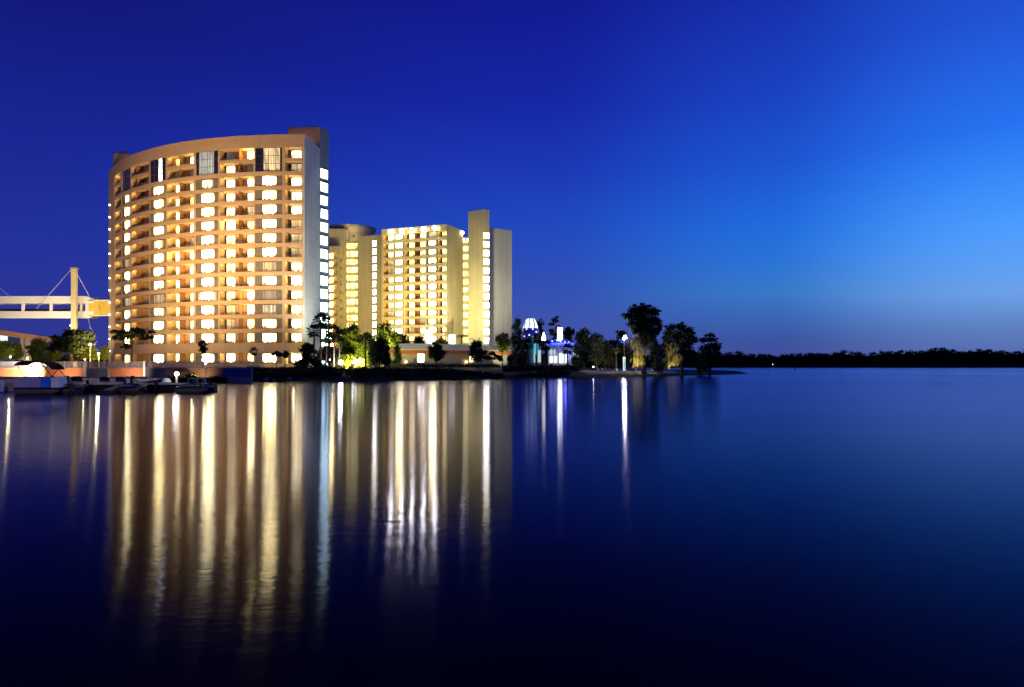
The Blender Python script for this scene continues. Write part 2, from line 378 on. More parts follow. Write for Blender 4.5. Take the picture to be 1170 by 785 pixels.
# ------------------------------------------------------------------ water
def water_material():
    m, t, p = new_mat('lake_water')
    t.nodes.remove(p)
    nd = t.nodes.new; ln = t.links.new
    tc = nd('ShaderNodeTexCoord')
    def noise(scale_xyz, detail, rough=0.5):
        mp = nd('ShaderNodeVectorMath'); mp.operation = 'MULTIPLY'; mp.inputs[1].default_value = scale_xyz
        ln(tc.outputs['Object'], mp.inputs[0])
        n = nd('ShaderNodeTexNoise'); n.inputs['Scale'].default_value = 1.0; n.inputs['Detail'].default_value = detail
        n.inputs['Roughness'].default_value = rough; ln(mp.outputs[0], n.inputs['Vector']); return n
    ripple = noise((1.3, 2.6, 1), 3)
    b1 = nd('ShaderNodeBump'); b1.inputs['Strength'].default_value = 1.0; b1.inputs['Distance'].default_value = 0.0030
    ln(ripple.outputs['Fac'], b1.inputs['Height'])
    fine = noise((5.5, 9.0, 1), 2)
    b2 = nd('ShaderNodeBump'); b2.inputs['Strength'].default_value = 1.0; b2.inputs['Distance'].default_value = 0.0011
    ln(fine.outputs['Fac'], b2.inputs['Height']); ln(b1.outputs[0], b2.inputs['Normal'])
    gust = noise((0.006, 0.022, 1), 3)
    rr = nd('ShaderNodeMapRange'); ln(gust.outputs['Fac'], rr.inputs['Value'])
    rr.inputs['From Min'].default_value = 0.3; rr.inputs['From Max'].default_value = 0.7
    rr.inputs['To Min'].default_value = 0.088; rr.inputs['To Max'].default_value = 0.12
    fr = nd('ShaderNodeFresnel'); fr.inputs['IOR'].default_value = 1.333
    pw = nd('ShaderNodeMath'); pw.operation = 'POWER'; ln(fr.outputs[0], pw.inputs[0]); pw.inputs[1].default_value = 1.72  # steeper than real water: lens darkening put into the reflection strength
    gl = nd('ShaderNodeBsdfAnisotropic'); gl.inputs['Color'].default_value = (0.63, 0.65, 1.0, 1)
    tg = nd('ShaderNodeCombineXYZ'); tg.inputs[0].default_value = 1.0; tg.inputs[1].default_value = 0.0
    gl.inputs['Anisotropy'].default_value = 0.5; ln(tg.outputs[0], gl.inputs['Tangent'])
    ln(rr.outputs[0], gl.inputs['Roughness']); ln(b2.outputs[0], gl.inputs['Normal'])
    df = nd('ShaderNodeBsdfDiffuse'); df.inputs['Color'].default_value = (0.0005, 0.001, 0.004, 1)
    mx = nd('ShaderNodeMixShader'); ln(pw.outputs[0], mx.inputs[0]); ln(df.outputs[0], mx.inputs[1]); ln(gl.outputs[0], mx.inputs[2])
    ln(mx.outputs[0], t.nodes['Material Output'].inputs['Surface'])
    M['water'] = m
water_material()
w = MB(); w.face([(-4000, -200, 0), (4000, -200, 0), (4000, 6000, 0), (-4000, 6000, 0)])
tag(w.build('water', 'water'), kind='structure')

# ------------------------------------------------------------------ ground: one height field with the shoreline cut by the lake
SHORE = [(-420, 100), (0, 100), (190, 100), (240, 101), (262, 102), (300, 107), (400, 111), (500, 118), (600, 139), (670, 144), (720, 150),
         (760, 166), (800, 182), (830, 196), (856, 216), (850, 226), (810, 238), (778, 262), (745, 330), (705, 450), (640, 700), (560, 1000)]
shore_xy = np.array([(X(p, d), d) for p, d in SHORE])
poly = np.vstack([shore_xy, [(-1500, 1000), (-1500, 60), (-300, 60)]])
def signed_inside(px, py):
    """distance to the polygon's edge, positive inside"""
    dist = np.full(px.shape, 1e9); inside = np.zeros(px.shape, bool)
    n = len(poly)
    for i in range(n):
        ax, ay = poly[i]; bx, by = poly[(i + 1) % n]
        dx, dy = bx - ax, by - ay
        tt = np.clip(((px - ax) * dx + (py - ay) * dy) / (dx * dx + dy * dy), 0, 1)
        dist = np.minimum(dist, np.hypot(px - ax - tt * dx, py - ay - tt * dy))
        c = ((ay > py) != (by > py)) & (px < (bx - ax) * (py - ay) / (by - ay + 1e-12) + ax)
        inside ^= c
    return np.where(inside, dist, -dist)
def ground_height(px, py):
    s = signed_inside(px, py)
    h = np.where(s > 0, np.minimum(0.22 * s, 0.5 + 0.10 * s), 0.5 * s)
    beach = np.clip((px / np.maximum(py, 1) * F + 585 - 655) / 20, 0, 1)     # the point is low and sandy
    top = 2.2 * (1 - beach) + 1.35 * beach
    h = np.where(s > 0, top * (1 - np.exp(-np.maximum(h, 0) * 1.6 / top)), h)
    far = np.clip((py - 300) / 150, 0, 1)
    return np.maximum(h, -2.0) + far * 0.0
def GZ(px, d): return float(ground_height(np.array([X(px, d)]), np.array([float(d)]))[0])

xs = np.concatenate([np.linspace(-1500, -180, 34)[:-1], np.arange(-180, 90, 1.5), np.linspace(90, 400, 16)])
ys = np.concatenate([np.arange(62, 270, 1.5), np.linspace(271, 1010, 60)])
gx, gy = np.meshgrid(xs, ys)
gz = ground_height(gx, gy)
gz = gz + np.where(gz > 0.3, 0.06 * np.sin(gx * 0.9) * np.sin(gy * 0.7), 0)
me = bpy.data.meshes.new('ground')
nx, ny = len(xs), len(ys)
idx = np.arange(nx * ny).reshape(ny, nx)
quads = np.stack([idx[:-1, :-1], idx[:-1, 1:], idx[1:, 1:], idx[1:, :-1]], -1).reshape(-1, 4)
me.from_pydata(np.stack([gx, gy, gz], -1).reshape(-1, 3).tolist(), [], quads.tolist())
M['grass'] = paint('mown_grass', (0.020, 0.028, 0.012), 0.95, 0.45, 0.5, 0.4)
me.materials.append(M['grass']); me.update()
go = bpy.data.objects.new('ground', me); COL.objects.link(go); tag(go, kind='structure')

M['sand'] = paint('beach_sand', (0.24, 0.21, 0.17), 0.95, 0.25, 0.4, 0.2)
bm_ = MB()
bp = [(662, 150), (672, 146.5), (720, 153), (752, 166), (775, 176), (770, 188), (735, 186), (700, 180), (672, 172)]
def drape(mb, pts, lift, m=0, n=14):
    """sheet over the ground inside a convex-ish outline"""
    P = [(X(p, d), d) for p, d in pts]
    cx = sum(p[0] for p in P) / len(P); cy = sum(p[1] for p in P) / len(P)
    for i in range(len(P)):
        a, b = P[i], P[(i + 1) % len(P)]
        for j in range(n):
            for side in range(3):
                pass
        rows = []
        for j in range(n + 1):
            t = j / n
            p = (cx + (a[0] - cx) * t, cy + (a[1] - cy) * t); q = (cx + (b[0] - cx) * t, cy + (b[1] - cy) * t)
            rows.append([(p[0] + (q[0] - p[0]) * k / n, p[1] + (q[1] - p[1]) * k / n) for k in range(n + 1)])
        for j in range(n):
            for k in range(n):
                q4 = [rows[j][k], rows[j + 1][k], rows[j + 1][k + 1], rows[j][k + 1]]
                zz = ground_height(np.array([c[0] for c in q4]), np.array([c[1] for c in q4])) + lift
                pts4 = [(c[0], c[1], z) for c, z in zip(q4, zz)]
                mb.face(pts4 if j else pts4[1:], m)
drape(bm_, bp, 0.10)
tag(bm_.build('beach', 'sand'), kind='structure')

# far shore beyond the lake
fs = MB()
fs.prism([(-4000, 985), (4000, 985), (4000, 5800), (-4000, 5800)], -1.0, 1.2)
tag(fs.build('far_shore', 'grass'), kind='structure')

# ------------------------------------------------------------------ foliage helpers
def leaf_mesh(name, clumps, n, size, mat, seed, flat=0.5):
    """N leaf-sized faces spread through ellipsoid clumps (cx,cy,cz,rx,ry,rz,weight)"""
    r = np.random.default_rng(seed)
    C = np.array([c[:3] for c in clumps]); R = np.array([c[3:6] for c in clumps])
    wt = np.array([(c[6] if len(c) > 6 else c[3] * c[5]) for c in clumps], float); wt /= wt.sum()
    k = r.choice(len(clumps), n, p=wt)
    d = r.normal(size=(n, 3)); d /= np.linalg.norm(d, axis=1)[:, None]
    rad = r.random(n) ** 0.45
    pos = C[k] + d * R[k] * rad[:, None] * (1 + 0.22 * r.normal(size=(n, 1)))
    nrmv = d * 0.6 + r.normal(size=(n, 3)) * 0.7 + np.array([0, 0, flat])
    nrmv /= np.linalg.norm(nrmv, axis=1)[:, None]
    t = np.cross(nrmv, r.normal(size=(n, 3))); t /= np.linalg.norm(t, axis=1)[:, None]
    b = np.cross(nrmv, t)
    s = size * (0.55 + 0.9 * r.random((n, 1)))
    v = np.stack([pos - t * s * 0.5, pos + b * s * 0.32, pos + t * s * 0.6, pos - b * s * 0.32], 1).reshape(-1, 3)
    me = bpy.data.meshes.new(name)
    me.vertices.add(4 * n); me.vertices.foreach_set('co', v.astype(np.float32).ravel())
    me.loops.add(4 * n); me.loops.foreach_set('vertex_index', np.arange(4 * n, dtype=np.int32))
    me.polygons.add(n); me.polygons.foreach_set('loop_start', np.arange(0, 4 * n, 4, dtype=np.int32))
    me.materials.append(M[mat]); me.update(calc_edges=True); me.validate()
    return me

def crown_clumps(style, h0, h1, half, seed):
    """clumps relative to the trunk foot; crown from height h0 to h1, half-width HALF"""
    r = np.random.default_rng(seed); H = h1 - h0; out = []
    if style == 'round':
        for i in range(26):
            a = r.random() * 2 * PI; u = r.random() ** 0.6; z = (i + r.random()) / 26
            w = math.sin(PI * (0.12 + 0.76 * z)); k = (0.30 + 0.18 * r.random()) * half
            out.append((math.cos(a) * u * half * w * 0.8, math.sin(a) * u * half * w * 0.8, h0 + H * (0.08 + 0.82 * z), k, k, max(min(k * 0.8, H * 0.22), H * 0.11)))
    elif style == 'umbrella':
        for i in range(20):
            a = r.random() * 2 * PI; u = r.random() ** 0.5
            z = h1 - H * (0.15 + 0.55 * u * u + 0.2 * r.random()); k = (0.20 + 0.12 * r.random()) * half
            out.append((math.cos(a) * u * half * 0.85, math.sin(a) * u * half * 0.85, z, k, k, min(k * 0.5, H * 0.2)))
    elif style == 'layered':
        nl = 5
        for i in range(nl):
            z = h0 + H * (i + 0.6) / nl; w = half * (1.0 - 0.10 * i) * (0.7 + 0.5 * r.random())
            for j in range(5):
                a = r.random() * 2 * PI; u = 0.3 + 0.6 * r.random(); k = (0.28 + 0.14 * r.random()) * w
                out.append((math.cos(a) * u * w, math.sin(a) * u * w, z + H * 0.06 * r.normal(), k * 1.2, k * 1.2, min(k * 0.5, H / nl * 0.45)))
    elif style == 'conifer':
        for i in range(14):
            z = i / 14; w = half * (1 - z) ** 0.8; a = r.random() * 2 * PI
            out.append((math.cos(a) * w * 0.35, math.sin(a) * w * 0.35, h0 + H * z, w * 0.75 + 0.1, w * 0.75 + 0.1, H * 0.08))
    elif style == 'bush':
        for i in range(10):
            a = r.random() * 2 * PI; u = r.random() ** 0.5; k = (0.30 + 0.15 * r.random()) * half
            out.append((math.cos(a) * u * half * 0.75, math.sin(a) * u * half * 0.75, h0 + H * (0.25 + 0.45 * r.random()), k, k, H * 0.28))
    elif style == 'sparse':
        for i in range(13):
            a = r.random() * 2 * PI; u = r.random() ** 0.45
            out.append((math.cos(a) * u * half, math.sin(a) * u * half * 0.8, h1 - H * (0.1 + 0.7 * r.random()), half * 0.20, half * 0.2, H * 0.12))
    return out

tree_seed = [100]
def tree(name, label, px, d, ytop, ybase_crown, half_px, style, mat='leaf', n=1500, leaf=0.45, trunk=0.16, bark='bark', cat='tree', group=None, lean=0.0, extra=None):
    """a tree whose crown spans the given height, standing on the ground at px, d"""
    tree_seed[0] += 1; sd = tree_seed[0]; r = np.random.default_rng(sd)
    g = GZ(px, d); loc = (X(px, d), d, g); t = thing(name, label, cat, loc, group)
    h1 = Z(ytop, d) - g; h0 = max(0.15, Z(ybase_crown, d) - g); half = half_px * d / F
    cl = crown_clumps(style, h0, h1, half, sd)
    if extra: cl += [(dx * d / F, 0, Z(y, d) - g, rx * d / F, rx * d / F, ry * d / F) for dx, y, rx, ry in extra]
    cr = bpy.data.objects.new('crown', leaf_mesh('crown', cl, n, leaf, mat, sd)); COL.objects.link(cr); cr.parent = t
    b = MB(); top = Vector((lean, 0, h0 + (h1 - h0) * 0.35))
    p1 = Vector((lean * 0.3 + 0.1 * r.normal(), 0.1 * r.normal(), top.z * 0.5))
    b.tube([(0, 0, -0.2), p1, top], [trunk * 1.3, trunk, trunk * 0.6], 8)
    for c in cl[::2][:9]:
        c3 = Vector(c[:3]); s0 = p1.lerp(top, 0.5 + 0.5 * r.random())
        mid = s0.lerp(c3, 0.55) + Vector((0, 0, 0.12 * (c3 - s0).length))
        b.tube([s0, mid, c3], [trunk * 0.4, trunk * 0.25, trunk * 0.1], 6)
    o = bpy.data.objects.new('trunk', b.data('trunk', bark, smooth=True)); COL.objects.link(o); o.parent = t
    return t

def fan_palm_crown(seed, rad=1.5, fronds=26):
    r = np.random.default_rng(seed); b = MB()
    for i in range(fronds):
        a = 2 * PI * i / fronds * 2.4 + r.random() * 0.4; el = -0.9 + 2.2 * ((i * 0.618) % 1.0)
        dirv = Vector((math.cos(a) * math.cos(el), math.sin(a) * math.cos(el), math.sin(el)))
        L0 = rad * (0.45 + 0.1 * r.random()); tip = dirv * L0
        side = dirv.cross(Vector((0, 0, 1))).normalized(); up = side.cross(dirv)
        b.face([(0, 0, 0), tip + side * 0.03, tip - side * 0.03])
        for k in range(9):
            th = (k - 4) / 4 * 1.15
            e = (dirv * math.cos(th) + side * math.sin(th)).normalized() * rad * (0.62 - 0.12 * abs(th)) * (0.85 + 0.3 * r.random())
            e = e - Vector((0, 0, 0.22 * rad * (0.4 + abs(th) * 0.5))) ; w = up.cross(e).normalized() * 0.075 * rad
            m_ = tip + e * 0.55 + Vector((0, 0, 0.05))
            b.face([tip, m_ + w, tip + e, m_ - w])
    return b
def feather_palm_crown(seed, rad=2.2, fronds=18):
    r = np.random.default_rng(seed); b = MB()
    for i in range(fronds):
        a = 2 * PI * i / fronds + r.random() * 0.3; up0 = 0.25 + 0.9 * ((i * 0.618) % 1.0); pts = []
        for k in range(8):
            t = k / 7; h = rad * t * math.cos(up0 * (1 - t * 0.4)); z = rad * (math.sin(up0) * t - 0.75 * t * t)
            pts.append(Vector((math.cos(a) * h, math.sin(a) * h, z)))
        side = Vector((-math.sin(a), math.cos(a), 0))
        for k in range(7):
            p, q = pts[k], pts[k + 1]; wd = rad * 0.20 * math.sin(PI * (k + 1) / 8.5)
            for sgn in (1, -1):
                for u in (0.15, 0.6):
                    s0 = p.lerp(q, u); tp = s0 + side * sgn * wd + (q - p) * 0.9 - Vector((0, 0, wd * 0.55))
                    b.face([s0, s0.lerp(q, 0.5), tp])
    return b
palm_data = [fan_palm_crown(s).data('crown', 'frond') for s in (1, 2, 3)]
feather_data = [feather_palm_crown(s).data('crown', 'frond') for s in (4, 5)]
def palm(label, px, d, ytop, half_px, kind='fan', group=None, bark='bark', lean=0.0, trunk=0.16, mat=None):
    g = GZ(px, d); H = Z(ytop, d) - g; rad = half_px * 1.15 * d / F
    name = 'fan_palm' if kind == 'fan' else 'feather_palm'
    t = thing(name, label, 'palm tree', (X(px, d), d, g), group)
    base = 1.5 if kind == 'fan' else 2.2
    me = (palm_data if kind == 'fan' else feather_data)[random.randrange(3 if kind == 'fan' else 2)]
    o = bpy.data.objects.new('crown', me); COL.objects.link(o); o.parent = t
    s = rad / base; hz = H - rad * 0.85
    o.location = (lean, 0, hz); o.scale = (s, s, s); o.rotation_euler = (0, 0, random.random() * 6)
    b = MB(); b.tube([(0, 0, -0.2), (lean * 0.3, 0, hz * 0.5), (lean, 0, hz)], [trunk * 1.25, trunk, trunk * 0.85], 8)
    q = bpy.data.objects.new('trunk', b.data('trunk', bark, smooth=True)); COL.objects.link(q); q.parent = t
    return t

# ------------------------------------------------------------------ facades described by plan lines seen from the lake
class Arc:
    C = (-47.248, 215.364); R = 69.258
    def pt(s, px):
        dx, dy = (px - 585) / F, 1.0; cx, cy = s.C
        a = dx * dx + dy * dy; b = -2 * (dx * cx + dy * cy); c = cx * cx + cy * cy - s.R ** 2
        t = (-b - math.sqrt(b * b - 4 * a * c)) / (2 * a); return (dx * t, t)
    def inward(s, p):
        v = (s.C[0] - p[0], s.C[1] - p[1]); l = math.hypot(*v); return (v[0] / l, v[1] / l)
class Line:
    def __init__(s, a, b):
        s.a, s.b = a, b; d = (b[0] - a[0], b[1] - a[1]); l = math.hypot(*d); s.n = (-d[1] / l, d[0] / l)
    def pt(s, px):
        k = (px - 585) / F; (ax, ay), (bx, by) = s.a, s.b
        t = (k * ay - ax) / ((bx - ax) - k * (by - ay)); return (ax + t * (bx - ax), ay + t * (by - ay))
    def inward(s, p): return s.n
def off(fac, px, depth):
    p = fac.pt(px); n = fac.inward(p); return (p[0] + n[0] * depth, p[1] + n[1] * depth)
def strip(mb, fac, x0, x1, z0, z1, d0, d1, n=1, m=0):
    """a wall piece following the facade from depth d0 (outside) to d1 (inside)"""
    for i in range(n):
        a, b = x0 + (x1 - x0) * i / n, x0 + (x1 - x0) * (i + 1) / n
        q = [off(fac, a, d0), off(fac, b, d0), off(fac, b, d1), off(fac, a, d1)]
        mb.hexa([(x, y, z0) for x, y in q], [(x, y, z1) for x, y in q], m)
def chord(fac, x0, x1):
    a, b = fac.pt(x0), fac.pt(x1); w = math.hypot(b[0] - a[0], b[1] - a[1])
    return ((a[0] + b[0]) / 2, (a[1] + b[1]) / 2), w, math.atan2(b[1] - a[1], b[0] - a[0])
cache = {}
def window_data(w, h, lit, litmat, mull=2, rows=1, name='window', side='curtain'):
    """one window in its own frame: sash, mullions, drawn curtains either side of the lit pane; x along the wall, y inward, z up from the sill"""
    key = ('w', round(w, 2), round(h, 2), lit, litmat, mull, rows)
    if key in cache: return cache[key]
    b = MB(); t = 0.07; a = w / 2
    b.box(-a, -a + t, 0.10, 0.22, 0, h); b.box(a - t, a, 0.10, 0.22, 0, h)
    b.box(-a + t, a - t, 0.10, 0.22, 0, t); b.box(-a + t, a - t, 0.10, 0.22, h - t, h)
    l0, l1 = -a + t + lit[0] * (w - 2 * t), -a + t + lit[1] * (w - 2 * t)
    for s0, s1, m in ((-a + t, l0, 1), (l0, l1, 2), (l1, a - t, 1)):
        hv = h - t - (0.16 if (m == 2 and mull == 2) else 0.0)       # curtain strip added atop the guest rooms' panes to trim their glow
        if s1 - s0 > 0.05: b.face([(s0, 0.19, t), (s1, 0.19, t), (s1, 0.19, hv), (s0, 0.19, hv)], m)
        if s1 - s0 > 0.05 and hv < h - t - .01: b.face([(s0, 0.19, hv), (s1, 0.19, hv), (s1, 0.19, h - t), (s0, 0.19, h - t)], 1)
    for k in range(1, mull + 1):
        x = -a + w * k / (mull + 1); b.box(x - 0.03, x + 0.03, 0.11, 0.185, t, h - t)
    for k in range(1, rows):
        z = h * k / rows; b.box(-a + t, a - t, 0.115, 0.18, z - 0.035, z + 0.035)
    cache[key] = b.data(name, ['frame', side, litmat]); return cache[key]
def door_data(w, h, litmat):
    key = ('d', round(w, 2), round(h, 2), litmat)
    if key in cache: return cache[key]
    b = MB(); a = w / 2; t = 0.05
    b.box(-a, -a + t, 0, 0.08, 0, h); b.box(a - t, a, 0, 0.08, 0, h); b.box(-a + t, a - t, 0, 0.08, h - t, h); b.box(-a + t, a - t, 0, 0.08, 0, t)
    if w > 1.0: b.box(-0.03, 0.03, 0, 0.05, t, h - t)
    b.face([(-a + t, 0.055, t), (a - t, 0.055, t), (a - t, 0.055, h - t), (-a + t, 0.055, h - t)], 1)
    cache[key] = b.data('sliding_door', ['frame', litmat]); return cache[key]
def rail_data(w):
    key = ('r', round(w, 2))
    if key in cache: return cache[key]
    b = MB(); b.box(-w / 2, w / 2, 0.10, 0.16, 0.40, 0.49); b.box(-w / 2, w / 2, 0.11, 0.14, 0.20, 0.225)
    n = max(2, int(w / 1.2))
    for k in range(n + 1):
        x = -w / 2 + 0.03 + (w - 0.06) * k / n; b.box(x - 0.02, x + 0.02, 0.105, 0.145, 0.0, 0.42)
    cache[key] = b.data('railing', 'rail'); return cache[key]
_l = MB(); _l.box(-0.30, 0.30, -0.06, 0.06, -0.15, 0.0, 0); _l.face([(-0.28, 0.065, -0.14), (-0.28, 0.065, -0.01), (0.28, 0.065, -0.01), (0.28, 0.065, -0.14)][::-1], 1)
lamp_data = _l.data('ceiling_lamp', ['rust', 'washer'])

DEPTH = 1.75
def balcony(root, fac, x0, x1, z0, h, segs, lamp_at=None, label=None):
    """recess between px x0..x1: back wall pieces, sliding doors, railing, ceiling lamp"""
    (cx, cy), w, rz = chord(fac, x0, x1)
    b = MB(); a = w / 2; e = 0.004
    co, si = math.cos(rz), math.sin(rz)
    def u(px, dep=DEPTH):
        ox, oy = cx - si * dep, cy + co * dep                  # where the sight line through px meets the plane DEP behind the opening
        k = (px - 585) / F; t = (k * oy - ox) / (co - k * si)
        return max(-a + .01, min(a - .01, t))
    doors = []
    mats = ['ochre', 'rust', 'olive', 'dark_glass']
    idx_ = {'y': 0, 'b': 1, 'o': 2, 'd': 3}
    for s0, s1, k in segs:
        l, r_ = u(s0), (a - .01 if s1 == segs[-1][1] else u(s1))
        if r_ - l < .06: continue
        if k == 'f': l = u(s0, .4); r_ = l + .14
        if k[0] == 'l':
            doors.append((l, r_, k)); b.face([(l, DEPTH, -0.05), (r_, DEPTH, -0.05), (r_, DEPTH, h + 0.05), (l, DEPTH, h + 0.05)], 0)
        elif k == 'f':                                         # dividing fin between two balconies
            b.box(l, r_, 0.15, DEPTH, -0.02, h + 0.02, 1)
        else:
            b.face([(l, DEPTH, -0.05), (r_, DEPTH, -0.05), (r_, DEPTH, h + 0.05), (l, DEPTH, h + 0.05)], idx_[k])
    for sx in (-a + e, a - e):
        b.face([(sx, 0.06, 0), (sx, DEPTH, 0), (sx, DEPTH, h), (sx, 0.06, h)], 0)
    me = b.data('balcony', mats)
    o = place('balcony', me, root, (cx, cy, z0), rz)
    if label: o['label'] = label
    for l, r_, k in doors:
        mat = {'l': 'room', 'lb': 'room_big', 'ld': 'room_dim', 'lx': 'room_faint'}[k]
        c = bpy.data.objects.new('sliding_door', door_data(r_ - l, h - 0.05, mat)); COL.objects.link(c); c.parent = o
        c.location = ((l + r_) / 2, DEPTH - 0.10, 0.0)
    c = bpy.data.objects.new('railing', rail_data(w - 0.02)); COL.objects.link(c); c.parent = o
    if lamp_at is not None:
        c = bpy.data.objects.new('ceiling_lamp', lamp_data); COL.objects.link(c); c.parent = o
        c.location = (-a + min(.55, w * .5), 0.22, h - 0.012)
    return o

# ------------------------------------------------------------------ the curved hotel tower
arc = Arc()
tower = thing('hotel_tower', 'curved tan hotel tower, taller and closer of the two lit towers', 'hotel', (X(240, 150), 155, GZ(240, 150)))
ROOF = 52.05
# body behind the balconies
inner = [off(arc, px, DEPTH + 0.05) for px in np.linspace(124.2, 347.6, 26)]
back = [off(arc, px, 11.5) for px in np.linspace(347.6, 124.2, 12)]
b = MB(); b.prism(inner + back, 0.5, ROOF - 1.0, 0); b.build('tower_body', 'tan', tower)
# end wall towards the service tower
e0 = arc.pt(347.9)
b = MB(); b.hexa([(e0[0] - 0.35, e0[1] + 0.02, 0.5), (e0[0] + 0.02, e0[1] + 0.02, 0.5), (-43.75, 155.6, 0.5), (-44.3, 155.6, 0.5)],
                 [(e0[0] - 0.35, e0[1] + 0.02, ROOF - 0.02), (e0[0] + 0.02, e0[1] + 0.02, ROOF - 0.02), (-43.75, 155.6, ROOF - 0.02), (-44.3, 155.6, ROOF - 0.02)])
b.build('end_wall', 'pale', tower)
b = MB(); strip(b, arc, 124.1, 347.7, 49.3, ROOF, 0, 0.5, 40); strip(b, arc, 124.1, 347.7, 49.3, 49.55, 0.5, DEPTH + 0.1, 40)
b.build('parapet', 'tan', tower)
TOPS = [43.3 - 3.06 * k for k in range(12)]; OH = 2.2
bands = [(43.3, 44.2)] + [(TOPS[k + 1], TOPS[k] - OH) for k in range(11)] + [(5.3, TOPS[11] - OH)] + [(0.3, 3.0)]
for z0, z1 in bands:
    b = MB(); strip(b, arc, 124.15, 347.7, z0, z1, 0, DEPTH + 0.1, 36); b.build('floor_band', 'tan', tower)
PIERS = [(124.1, 131), (138, 139), (148.5, 149.6), (170, 171.3), (189, 190.6), (221, 223.6), (249, 251), (290, 291.5), (322.2, 326), (344.6, 347.8)]
for x0, x1 in PIERS:
    b = MB(); strip(b, arc, x0, x1, 0.4, 49.4, 0.05 if x0 > 125 else -0.02, DEPTH + 0.08, 2); b.build('pier', 'tan', tower)
PICTURE = [(139, 148.5, (0.28, .97)), (171.3, 189, (0.22, 0.88)), (223.6, 249, (0.25, 0.80)), (291.5, 322.2, (0.27, 0.77))]
state = {(0, 3): 'room', (0, 0): 'room_dim', (3, 7): 'room_dim', (3, 9): 'room_faint', (3, 10): 'room_dim', (3, 5): 'room_dim',
         (2, 0): 'room', (1, 8): 'room_dim', (0, 5): 'room_dim', (0, 8): 'room_dim', (1, 4): 'room'}
state = {(3, 6): 'room_dim', (3, 8): 'room_faint', (3, 9): 'room_dim', (2, 0): 'room', (1, 8): 'room_dim', (1, 4): 'room', (0, 5): 'room_dim', (0, 8): 'room_dim', (0, 0): 'room', (2, 8): 'room_big'}
for c, (x0, x1, lit) in enumerate(PICTURE):
    (cx, cy), wd, rz = chord(arc, x0, x1)
    for k, zt in enumerate(TOPS + [5.3]):
        st = state.get((c, k), 'room_big')
        l = (0.08, 0.92) if (c, k) == (2, 8) else lit
        h = OH if k < 12 else 2.3
        o = place('picture_window', window_data(wd, h, l, st, 2), tower, (cx, cy, zt - h), rz)
        if st == 'room_faint': o['label'] = 'unlit picture window'
        elif st == 'room_dim': o['label'] = 'dimly lit picture window'
    # two-storey loft windows under the parapet
    o = place('loft_window', window_data(wd, 5.1, {0: (0, 0.05), 1: (0.55, 0.74), 2: (0.12, 0.8), 3: (0.30, 0.92)}[c], {0: 'room_faint', 1: 'hall_white', 2: 'room_teal', 3: 'room_dim'}[c], 3, 3, side='dark_glass'), tower, (cx, cy, 44.2), rz)
    o['label'] = ['dark two-storey window', 'two-storey window with one bright strip', 'two-storey window with greenish light', 'two-storey window with a dim warm room'][c]
BAYS = {
    'A': (326, 344.6, [(326, 328.6, 'y'), (328.6, 333, 'd'), (333, 344.6, 'l')], 328.5),
    'C': (251, 290, [(251, 255.6, 'y'), (255.6, 259, 'd'), (259, 270, 'l'), (270, 273.5, 'b'), (273.5, 275, 'f'), (275, 282, 'b'), (282, 290, 'l')], 254),
    'E': (190.6, 221, [(190.6, 198, 'y'), (198, 201.5, 'o'), (201.5, 206, 'l'), (206, 207.2, 'f'), (207.2, 217, 'b'), (217, 221, 'l')], 196),
    'G': (149.6, 170, [(149.6, 152, 'o'), (152, 157.5, 'l'), (157.5, 158.5, 'f'), (158.5, 170, 'b')], 152),
    'I': (131, 138, [(131, 136, 'y'), (136, 138, 'd')], 134),
}
def vary(segs, k, bay):
    out = []
    for s0, s1, kd in segs:
        if kd == 'l':
            q = random.random()
            if bay == 'G' and k in (6, 7, 8): kd = 'lx'
            elif bay == 'C' and k == 9 and s0 < 265: kd = 'ld'
            elif bay == 'G': kd = 'ld' if q < 0.45 else 'l'
            elif q < 0.08: kd = 'ld'
            elif q < 0.22: kd = 'lb'
        out.append((s0, s1, kd))
    return out
for bay, (x0, x1, segs, la) in BAYS.items():
    for k, zt in enumerate(TOPS + [5.3]):
        dark = bay == 'C' and k == 9
        balcony(tower, arc, x0, x1, zt - OH, OH, vary(segs, k, bay), None if (random.random() < 0.06) else la)
    for k, (zb, zt) in enumerate(((47.0, 49.3), (44.2, 46.3))):
        s2 = []
        on = {('A', 0): 'l', ('A', 1): 'ld', ('C', 0): 'lx', ('C', 1): 'l', ('E', 0): 'l', ('E', 1): 'lx', ('G', 0): 'lx', ('G', 1): 'lx', ('I', 0): 'l', ('I', 1): 'lx'}[(bay, k)]
        for s0, s1, kd in segs:
            if kd == 'l': kd = on if not (bay == 'C' and k == 0 and s0 > 280) else 'lb'
            if bay == 'C' and k == 1 and s0 > 280: kd = 'lx'
            s2.append((s0, s1, kd))
        balcony(tower, arc, x0, x1, zb, zt - zb, s2, la if on == 'l' else None)
    b = MB(); strip(b, arc, x0 + 0.02, x1 - 0.02, 46.3, 47.0, 0.02, DEPTH + 0.1, 6); b.build('loft_balcony_slab', 'tan', tower)
# lights up the rounded end
dot_ = MB(); dot_.lathe((0, 0, 0), [(0.05, -0.2), (0.2, -0.12), (0.22, 0.1), (0.08, 0.2)], 8); dot_me = dot_.data('wall_light', 'lamp_small')
p = off(arc, 126.2, -0.2)
for k in range(13): place('wall_light', dot_me, tower, (p[0], p[1], TOPS[0] - 0.6 - 3.06 * k + 0.2), 0)
# stair turret behind the rounded end
tc_ = (X(141, 172), 172)
b = MB(); b.lathe((tc_[0], tc_[1], 0), [(2.25, 48), (2.25, 55.2), (2.0, 55.8), (1.5, 56.1)], 28); b.build('roof_turret', 'tan', tower, smooth=True)
